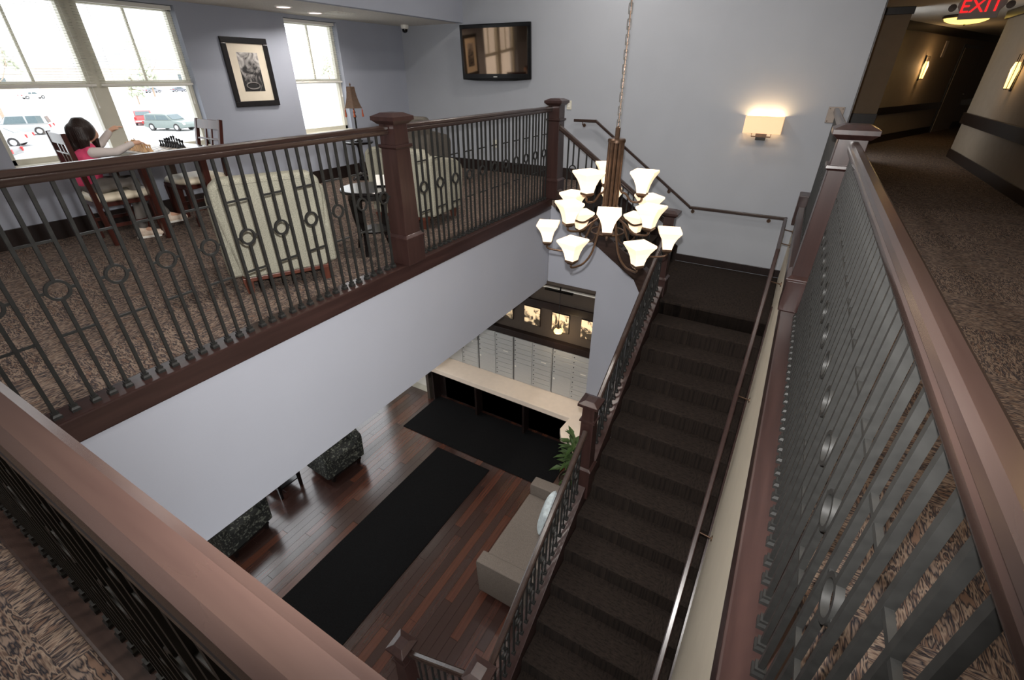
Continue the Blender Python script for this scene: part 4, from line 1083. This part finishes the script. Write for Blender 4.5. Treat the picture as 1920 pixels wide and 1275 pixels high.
# sofa, facing away from the stair
t = thing('sofa', 'grey taupe sofa standing against the stair', 'sofa', (-1.56, 3.28, ZL))
MB().box(-0.4, 0.38, -0.56, 0.56, 0.1, 0.3).build('base', 'sofa', t, bevel=0.012)
MB().box(-0.41, 0.2, -0.56, 0.56, 0.29, 0.43).build('seat_cushion', 'sofa', t, bevel=0.025, seg=3, smooth=True)
b = MB().prism([(0.15, 0.28), (0.4, 0.28), (0.42, 0.78), (0.26, 0.8)], -0.58, 0.58, 'y'); b.build('backrest', 'sofa', t, bevel=0.03, seg=3, smooth=True)
for s in (-1, 1):
    b = MB().prism([(-0.385, 0.08), (0.4, 0.08), (0.41, 0.64), (-0.4, 0.6), (-0.41, 0.55)], s * 0.56, s * 0.72, 'y'); b.build('arm', 'sofa', t, bevel=0.018, seg=3, smooth=True)
    for xx in (-0.34, 0.34): MB().frustum((xx, s * 0.65), 0.0, 0.02, 0.09, 0.03).build('leg', 'blackwood', t)
t = thing('throw_pillow', 'pale blue patterned pillow leaning on the sofa back', 'pillow', (-1.6, 3.5, ZL + 0.435))
b = MB(); n = 20
for sgn in (1,):
    vs = []; fs = []
    for i in range(n + 1):
        for j in range(n + 1):
            u, v = -1 + 2 * i / n, -1 + 2 * j / n
            th = 0.075 * (max(0, (1 - u ** 4) * (1 - v ** 4))) ** 0.5
            vs.append((th, 0.21 * u * (1 - 0.06 * (1 - v * v)), 0.21 + 0.2 * v * (1 - 0.06 * (1 - u * u))))
    m0 = len(vs)
    vs += [(-x, y, z) for x, y, z in vs]
    for i in range(n):
        for j in range(n):
            a = i * (n + 1) + j; q = (a, a + 1, a + n + 2, a + n + 1); fs.append(q); fs.append(tuple(m0 + k for k in reversed(q)))
    b.add(vs, fs)
pm_ = M('pale_blue_print_cotton', (196, 208, 212), 0.9, var=0.25, scale=18)
c = b.build('cover', pm_, t, smooth=True, ang=80); c.rotation_euler = (0, radians(14), radians(12))
n = 16; MB().tube([(0.0, 0.205 * (abs(cos(a)) ** 0.3) * (1 if cos(a) > 0 else -1), 0.21 + 0.195 * (abs(sin(a)) ** 0.3) * (1 if sin(a) > 0 else -1)) for a in [2 * pi * (i + 0.5) / n for i in range(n)]], 0.005, 5, close=True).build('piping', pm_, c)

# potted fern
t = thing('potted_plant', 'green leafy plant at the counter corner behind the middle newel', 'plant', (-1.62, 4.42, ZL))
MB().lathe([(0.11, 0), (0.13, 0.02), (0.17, 0.3), (0.185, 0.34), (0.17, 0.345), (0.16, 0.31), (0.0, 0.3)], 20).build('pot', 'pot', t, smooth=True)
MB().tube([(0, 0, 0.3), (0.02, 0.01, 0.6), (-0.01, 0.0, 0.85)], [0.02, 0.016, 0.01], 7).build('stem', 'trunk', t)
lf = MB().add([(0, 0, 0), (0.03, 0.05, 0.008), (0.012, 0.11, 0.0), (0, 0.15, -0.02), (-0.012, 0.11, 0.0), (-0.03, 0.05, 0.008), (0, 0.06, -0.006)],
              [(0, 1, 6), (1, 2, 6), (2, 3, 6), (3, 4, 6), (4, 5, 6), (5, 0, 6)]).mesh('leaf', 'plant')
rnd = random.Random(3)
for i in range(110):
    h = 0.38 + rnd.random() * 0.75; a = rnd.random() * 6.28; r = 0.02 + rnd.random() * 0.2 * (1.25 - h)
    o = link('leaf', lf, t, (r * cos(a), r * sin(a), h), (rnd.uniform(-0.3, 0.7), rnd.uniform(-0.4, 0.4), a - pi / 2)); k = rnd.uniform(0.8, 1.4); o.scale = (k, k, k)

# patterned lobby chairs and a low table, mostly under the overhang
pat = M('black_leaf_pattern_fabric', (44, 46, 42), 0.9, var=0.2, scale=30)
_rp = [x for x in pat.node_tree.nodes if x.type == 'VALTORGB'][0]
_rp.color_ramp.elements[0].position = 0.52; _rp.color_ramp.elements[1].position = 0.66
_rp.color_ramp.elements[0].color = (0.012, 0.013, 0.012, 1); _rp.color_ramp.elements[1].color = (0.16, 0.17, 0.14, 1)
MT['pattern'] = pat
o = armchair('black leaf patterned lobby chair nearest the viewer, under the pale wall', -5.42, 1.58, radians(-84), ('pattern', 'blackwood'), 'lobby_chair', 0.66, 0.62, 0.8); o.location.z = ZL
o = armchair('black leaf patterned lobby chair further back near the bright floor reflection', -5.3, 3.16, radians(-94), ('pattern', 'blackwood'), 'lobby_chair', 0.66, 0.62, 0.8); o.location.z = ZL
t = thing('lobby_table', 'dark low table between the two patterned lobby chairs', 'table', (-5.4, 2.45, ZL))
MB().box(-0.28, 0.28, -0.2, 0.2, 0.42, 0.45).build('table_top', 'blackwood', t, bevel=0.005)
for sx in (-1, 1):
    for sy in (-1, 1): MB().frustum((sx * 0.24, sy * 0.16), 0, 0.018, 0.42, 0.024).build('leg', 'blackwood', t)
MB().box(-0.24, 0.24, -0.16, 0.16, 0.14, 0.16).build('shelf', 'blackwood', t)

# ------------------------------------------------------------------ corridor fittings
def torch(label, x, y, z, rot, watts):
    t = thing('corridor_sconce', label, 'sconce', (x, y, z), rot, 'corridor sconces')
    # local -y faces the corridor
    MB().box(-0.045, 0.045, -0.01, 0, -0.24, 0.26).build('back_plate', 'black', t, bevel=0.003)
    b = MB()
    for q in (-0.045, 0.045): b.tube([(q, -0.01, 0.24), (q, -0.07, 0.24), (q, -0.07, -0.22), (q, -0.01, -0.22)], 0.006, 4)
    b.build('cage', 'black', t)
    MB().frustum((0, -0.06), -0.2, 0.028, 0.05, 0.04).frustum((0, -0.06), 0.05, 0.04, 0.14, 0.025).build('shade', 'lampglow', t, bevel=0.004)
    d = bpy.data.lights.new('sconce_lamp', 'POINT'); d.energy = watts; d.color = (1, 0.62, 0.28); d.shadow_soft_size = 0.05
    o = bpy.data.objects.new('sconce_lamp', d); COL.objects.link(o); o.parent = t; o.location = (0, -0.16, 0.05)
    return t
sp_ = dA + dU * 3.62
torch('small amber corridor sconce on the slanting far wall', sp_.x, sp_.y, 1.5, DANG, 9)
torch('amber corridor sconce on the right wall at the picture edge', 2.5, 10.55, 1.4, radians(-90), 5)
t = thing('ceiling_dome_light', 'yellow glowing dome light on the corridor ceiling under the exit sign', 'ceiling light', (2.02, 13.0, ZK))
MB().lathe([(0.34, 0), (0.36, -0.02), (0.36, -0.045), (0.33, -0.05)], 30).build('rim', 'bronze', t, smooth=True)
MB().lathe([(0.34, -0.04), (0.31, -0.085), (0.22, -0.12), (0.1, -0.138), (0.001, -0.142)], 30).build('dome', 'domeglow', t, smooth=True)
MB().lathe([(0.014, -0.138), (0.018, -0.15), (0.004, -0.165)], 10).build('finial', 'bronze', t, smooth=True)
t = thing('ceiling_dome_light', 'dome light on the corridor ceiling beside the stairwell railing', 'ceiling light', (1.5, 2.4, ZK))
MB().lathe([(0.2, 0), (0.22, -0.02), (0.22, -0.045), (0.19, -0.05)], 30).build('rim', 'bronze', t, smooth=True)
MB().lathe([(0.2, -0.04), (0.18, -0.085), (0.1, -0.12), (0.001, -0.132)], 30).build('dome', 'domeglow', t, smooth=True)
d = bpy.data.lights.new('dome_lamp', 'AREA'); d.shape = 'DISK'; d.size = 0.36; d.energy = 7; d.color = (1, 0.66, 0.34)
o = bpy.data.objects.new('dome_lamp', d); COL.objects.link(o); o.parent = t; o.location = (0, 0, -0.15)

t = thing('exit_sign', 'red lettered exit sign with two emergency lamp heads on the corridor ceiling', 'sign', (1.575, 9.5, ZK), radians(-12))
MB().box(-0.06, 0.06, -0.02, 0.02, -0.05, 0).build('mount', 'white', t)
MB().prism([(-0.2, -0.3), (0.2, -0.3), (0.2, -0.22), (0.24, -0.16), (0.24, -0.12), (0.2, -0.05), (-0.2, -0.05), (-0.24, -0.12), (-0.24, -0.16), (-0.2, -0.22)], -0.02, 0.02, 'y').build('plate', 'exitplate', t, bevel=0.003)
o = link('lettering', text_mesh('EXIT', 0.205, 0.003, 'exitred'), t, (0, -0.022, -0.165), (radians(90), 0, 0))
for s in (-1, 1):
    q = MB().lathe([(0.02, 0), (0.042, -0.04), (0.044, -0.06), (0.001, -0.056)], 14).build('lamp_head', 'nickel', t, (s * 0.285, -0.02, -0.15), smooth=True); q.rotation_euler = (radians(-70), 0, 0)
def on_diag(name, label, cat, s, z0, z1, w, mat, th=0.015):
    p = dA + dU * s
    t = thing(name, label, cat, (p.x, p.y, z0), DANG)
    MB().box(-w / 2, w / 2, -th, 0, 0, z1 - z0).build('plate', mat, t, bevel=0.003)
    for k in range(5): MB().box(-w / 2 + 0.02, w / 2 - 0.02, -th - 0.004, -th, 0.03 + k * (z1 - z0 - 0.06) / 5, 0.03 + (k + 0.6) * (z1 - z0 - 0.06) / 5).build('slot', mat, t)
on_diag('wall_grille', 'pale wall grille right of the small corridor sconce', 'grille', 4.72, 1.74, 2.07, 0.2, 'exitplate')
# corridor door
pd = dA + dU * 7.05
o = struct(MB().box(-0.93, 0.93, -0.03, 0, 0, 2.05).build('door_2', 'base', loc=(pd.x, pd.y, 0), bevel=0.004)); o.rotation_euler = (0, 0, DANG)
MB().box(-0.84, 0.84, -0.045, -0.028, 0.0, 1.97).build('leaf', 'taupe', o, bevel=0.003)
MB().tube([(0.7, -0.045, 0.9), (0.7, -0.09, 0.9), (0.58, -0.09, 0.9)], 0.012, 8).build('handle', 'nickel', o)
# ------------------------------------------------------------------ outside: sloping forecourt, parked cars, houses, trees
ZG = -3.28
b = MB(); prof = [(-6.2, -4.05), (-12, -4.05), (-20, ZG), (-420, ZG)]
vs = []; fs = []
for x, z in prof: vs += [(x, -200, z), (x, 400, z)]
for i in range(len(prof) - 1): fs.append((2 * i, 2 * i + 1, 2 * i + 3, 2 * i + 2))
b.add(vs, fs); o = b.build('ground', 'snow'); o['kind'] = 'structure'
def gz(x): return ZG

def car(label, x, y, rot, paint, kind='wagon', tail=True):
    t = thing('car', label, 'car', (x, y, gz(x)), rot)
    P = M('car_paint_' + str(paint), paint, 0.3, 0.1, var=0.02, coat=0.4)
    Ln = 2.25; hw = 0.86
    body = [(-Ln, 0.35), (-Ln - 0.02, 0.62), (-Ln + 0.05, 0.86), (1.0, 0.92), (2.05, 0.78), (Ln, 0.6), (Ln, 0.33), (1.8, 0.24), (-1.8, 0.24)]
    MB().prism(body, -hw, hw, 'y').build('body', P, t, bevel=0.06, seg=3, smooth=True)
    if kind == 'wagon': roof = [(-Ln + 0.1, 0.85), (-2.0, 1.38), (-1.7, 1.46), (0.1, 1.46), (0.4, 1.4), (1.1, 0.9)]
    elif kind == 'suv': roof = [(-Ln + 0.06, 0.85), (-2.05, 1.5), (-1.7, 1.64), (0.1, 1.64), (0.45, 1.55), (1.1, 0.9)]
    elif kind == 'pickup': roof = [(-0.6, 0.88), (-0.5, 1.5), (-0.2, 1.58), (0.6, 1.58), (0.9, 1.5), (1.4, 0.9)]
    else: roof = [(-1.75, 0.87), (-1.05, 1.33), (-0.7, 1.4), (0.1, 1.4), (0.4, 1.34), (1.15, 0.9)]
    c = MB().prism(roof, -hw + 0.1, hw - 0.1, 'y').build('cabin', P, t, bevel=0.07, seg=3, smooth=True)
    x0, x1, zt = roof[1][0], roof[-2][0], roof[2][1]
    xm = (x0 + x1) / 2
    for s in (-1, 1):
        for (a, e) in ((x0 + 0.12, xm - 0.05), (xm + 0.05, x1 + 0.3)):
            q = [(a, 0.95), (e, 0.95), (min(e, x1 - 0.02), zt - 0.12), (a + 0.05, zt - 0.12)]
            MB().prism(q, s * (hw - 0.105), s * (hw - 0.088), 'y').build('side_window', 'carglass', t)
    for (a, z0), (e, z1) in ((roof[-1], roof[-2]), (roof[0], roof[1])):
        d = Vector((e - a, 0, z1 - z0)); nrm = Vector((d.z, 0, -d.x)).normalized() * (0.02 if a > 0.5 else -0.02)
        p, q = Vector((a, 0, z0)) + d * 0.15, Vector((a, 0, z0)) + d * 0.9
        vs = [(p.x + nrm.x, -0.66, p.z + nrm.z), (p.x + nrm.x, 0.66, p.z + nrm.z), (q.x + nrm.x, 0.6, q.z + nrm.z), (q.x + nrm.x, -0.6, q.z + nrm.z)]
        k = nrm * 0.6
        vs += [(v[0] + k.x, v[1], v[2] + k.z) for v in vs[:4]]
        MB().add(vs, [(0, 1, 2, 3), (7, 6, 5, 4), (0, 4, 5, 1), (1, 5, 6, 2), (2, 6, 7, 3), (3, 7, 4, 0)]).build('windscreen', 'carglass', t)
    for s in (-1, 1):
        for wx in (-1.4, 1.4):
            w = MB().tube([(wx, s * (hw - 0.18), 0.33), (wx, s * (hw + 0.02), 0.33)], 0.33, 22).build('wheel', 'tyre', t)
            MB().tube([(wx, s * (hw + 0.005), 0.33), (wx, s * (hw + 0.03), 0.33)], 0.2, 16).build('hub', 'steel', w)
        MB().box(-Ln - 0.05, -Ln + 0.1, s * (hw - 0.08) - 0.12, s * (hw - 0.08) + 0.07, 0.6, 0.84).build('tail_lamp', 'redlight', t, bevel=0.02)
        MB().box(Ln - 0.12, Ln + 0.03, s * (hw - 0.14) - 0.12, s * (hw - 0.14) + 0.1, 0.56, 0.72).build('head_lamp', 'white', t, bevel=0.02)
    MB().box(-Ln - 0.07, -Ln + 0.1, -hw + 0.04, hw - 0.04, 0.36, 0.52).build('rear_bumper', 'steel', t, bevel=0.03)
    return t
car('grey green estate car parked outside, seen over the chess pieces', -52.9, 25.5, radians(18), (120, 132, 128), 'wagon')
car('red car parked behind the grey green estate car', -62.0, 27.4, radians(156), (200, 70, 70), 'sedan')
car('silver sports utility car parked outside at left, farthest of three', -60.0, 16.5, radians(-118), (170, 172, 172), 'suv')
car('white car parked outside between the silver car and the pickup', -51.5, 12.3, radians(-122), (225, 225, 225), 'sedan')
car('grey pickup with red tail lamp at the left picture edge', -41.9, 8.7, radians(-124), (120, 122, 122), 'pickup')
for i, (x, y, c, w) in enumerate([(-150, 46, (214, 210, 205), 'white car far across the car park at left'), (-170, 80, (150, 150, 155), 'grey car far across the car park below the blind, left one'), (-171, 88, (120, 122, 130), 'dark car far across the car park below the blind, middle one'), (-172, 97, (170, 172, 176), 'silver car far across the car park below the blind, right one')]):
    car(w, x, y, radians(95), c, 'sedan')

def house(label, x, y, w, d, h, rh, mat, name='house'):
    t = thing(name, label, 'house', (x, y, gz(x)), radians(12))
    MB().box(-d / 2, d / 2, -w / 2, w / 2, 0, h).build('walls', mat, t)
    MB().prism([(-w / 2 - 0.5, h), (w / 2 + 0.5, h), (0, h + rh)], -d / 2 - 0.4, d / 2 + 0.4, 'x').build('roof', 'roof', t)
    for k in range(3): MB().box(d / 2, d / 2 + 0.06, -w / 3 + k * w / 3 - 0.7, -w / 3 + k * w / 3 + 0.7, h * 0.35, h * 0.75).build('window', 'carglass', t)
house('pale house with snowy gable roof far outside the left window', -215, 48, 30, 14, 5.0, 8.0, 'housew')
house('long pale building far outside behind the car park', -230, 100, 50, 16, 6.5, 7, 'housew')
house('faded brick building far outside behind the blind', -225, 150, 20, 14, 14.0, 4.0, 'brick')
def tree(label, x, y, h, seed, leafy):
    r = random.Random(seed); t = thing('tree', label, 'tree', (x, y, gz(x)))
    b = MB(); b.tube([(0, 0, 0), (0.05 * h * 0.2, 0, h * 0.4), (0, 0.02 * h, h)], [h * 0.022, h * 0.016, h * 0.004], 7); b.build('trunk', 'trunk', t, smooth=True)
    for k in range(14):
        z = h * (0.25 + 0.6 * r.random()); a = r.random() * 6.28; l = (h - z) * (0.5 + 0.3 * r.random())
        p = [(0, 0, z), (l * 0.5 * cos(a), l * 0.5 * sin(a), z + l * 0.45), (l * cos(a) * 0.8, l * sin(a) * 0.8, z + l)]
        MB().tube(p, [h * 0.009, h * 0.006, h * 0.002], 5).build('branch', 'trunk', t)
    if leafy:
        b = MB()
        for k in range(220):
            a = r.random() * 6.28; z = r.random(); rr = (1 - z) * h * 0.28 * (0.5 + 0.5 * r.random()); c = (rr * cos(a), rr * sin(a), h * (0.2 + 0.8 * z))
            b.ball(c, h * 0.035 * (0.6 + r.random()), 6, 4)
        o = b.build('foliage', 'foliage', t); o['kind'] = 'stuff'
tree('bare young tree outside at the left picture edge', -70, 18.4, 8.0, 1, False)
tree('pale evergreen tree outside left of the window mullion', -140, 66, 10, 2, True)
tree('pale evergreen tree outside seen low beside the window mullion', -105, 46.5, 5.4, 3, True)
for k, (x, y) in enumerate([(-270, 40), (-275, 80), (-272, 125), (-275, 180), (-268, 230)]):
    tree(['hazy tree on the skyline at far left', 'hazy tree on the skyline second from left', 'hazy tree on the skyline behind the mullion', 'hazy tree on the skyline fourth from left', 'hazy tree on the skyline at far right'][k], x, y, 18, 10 + k, True)
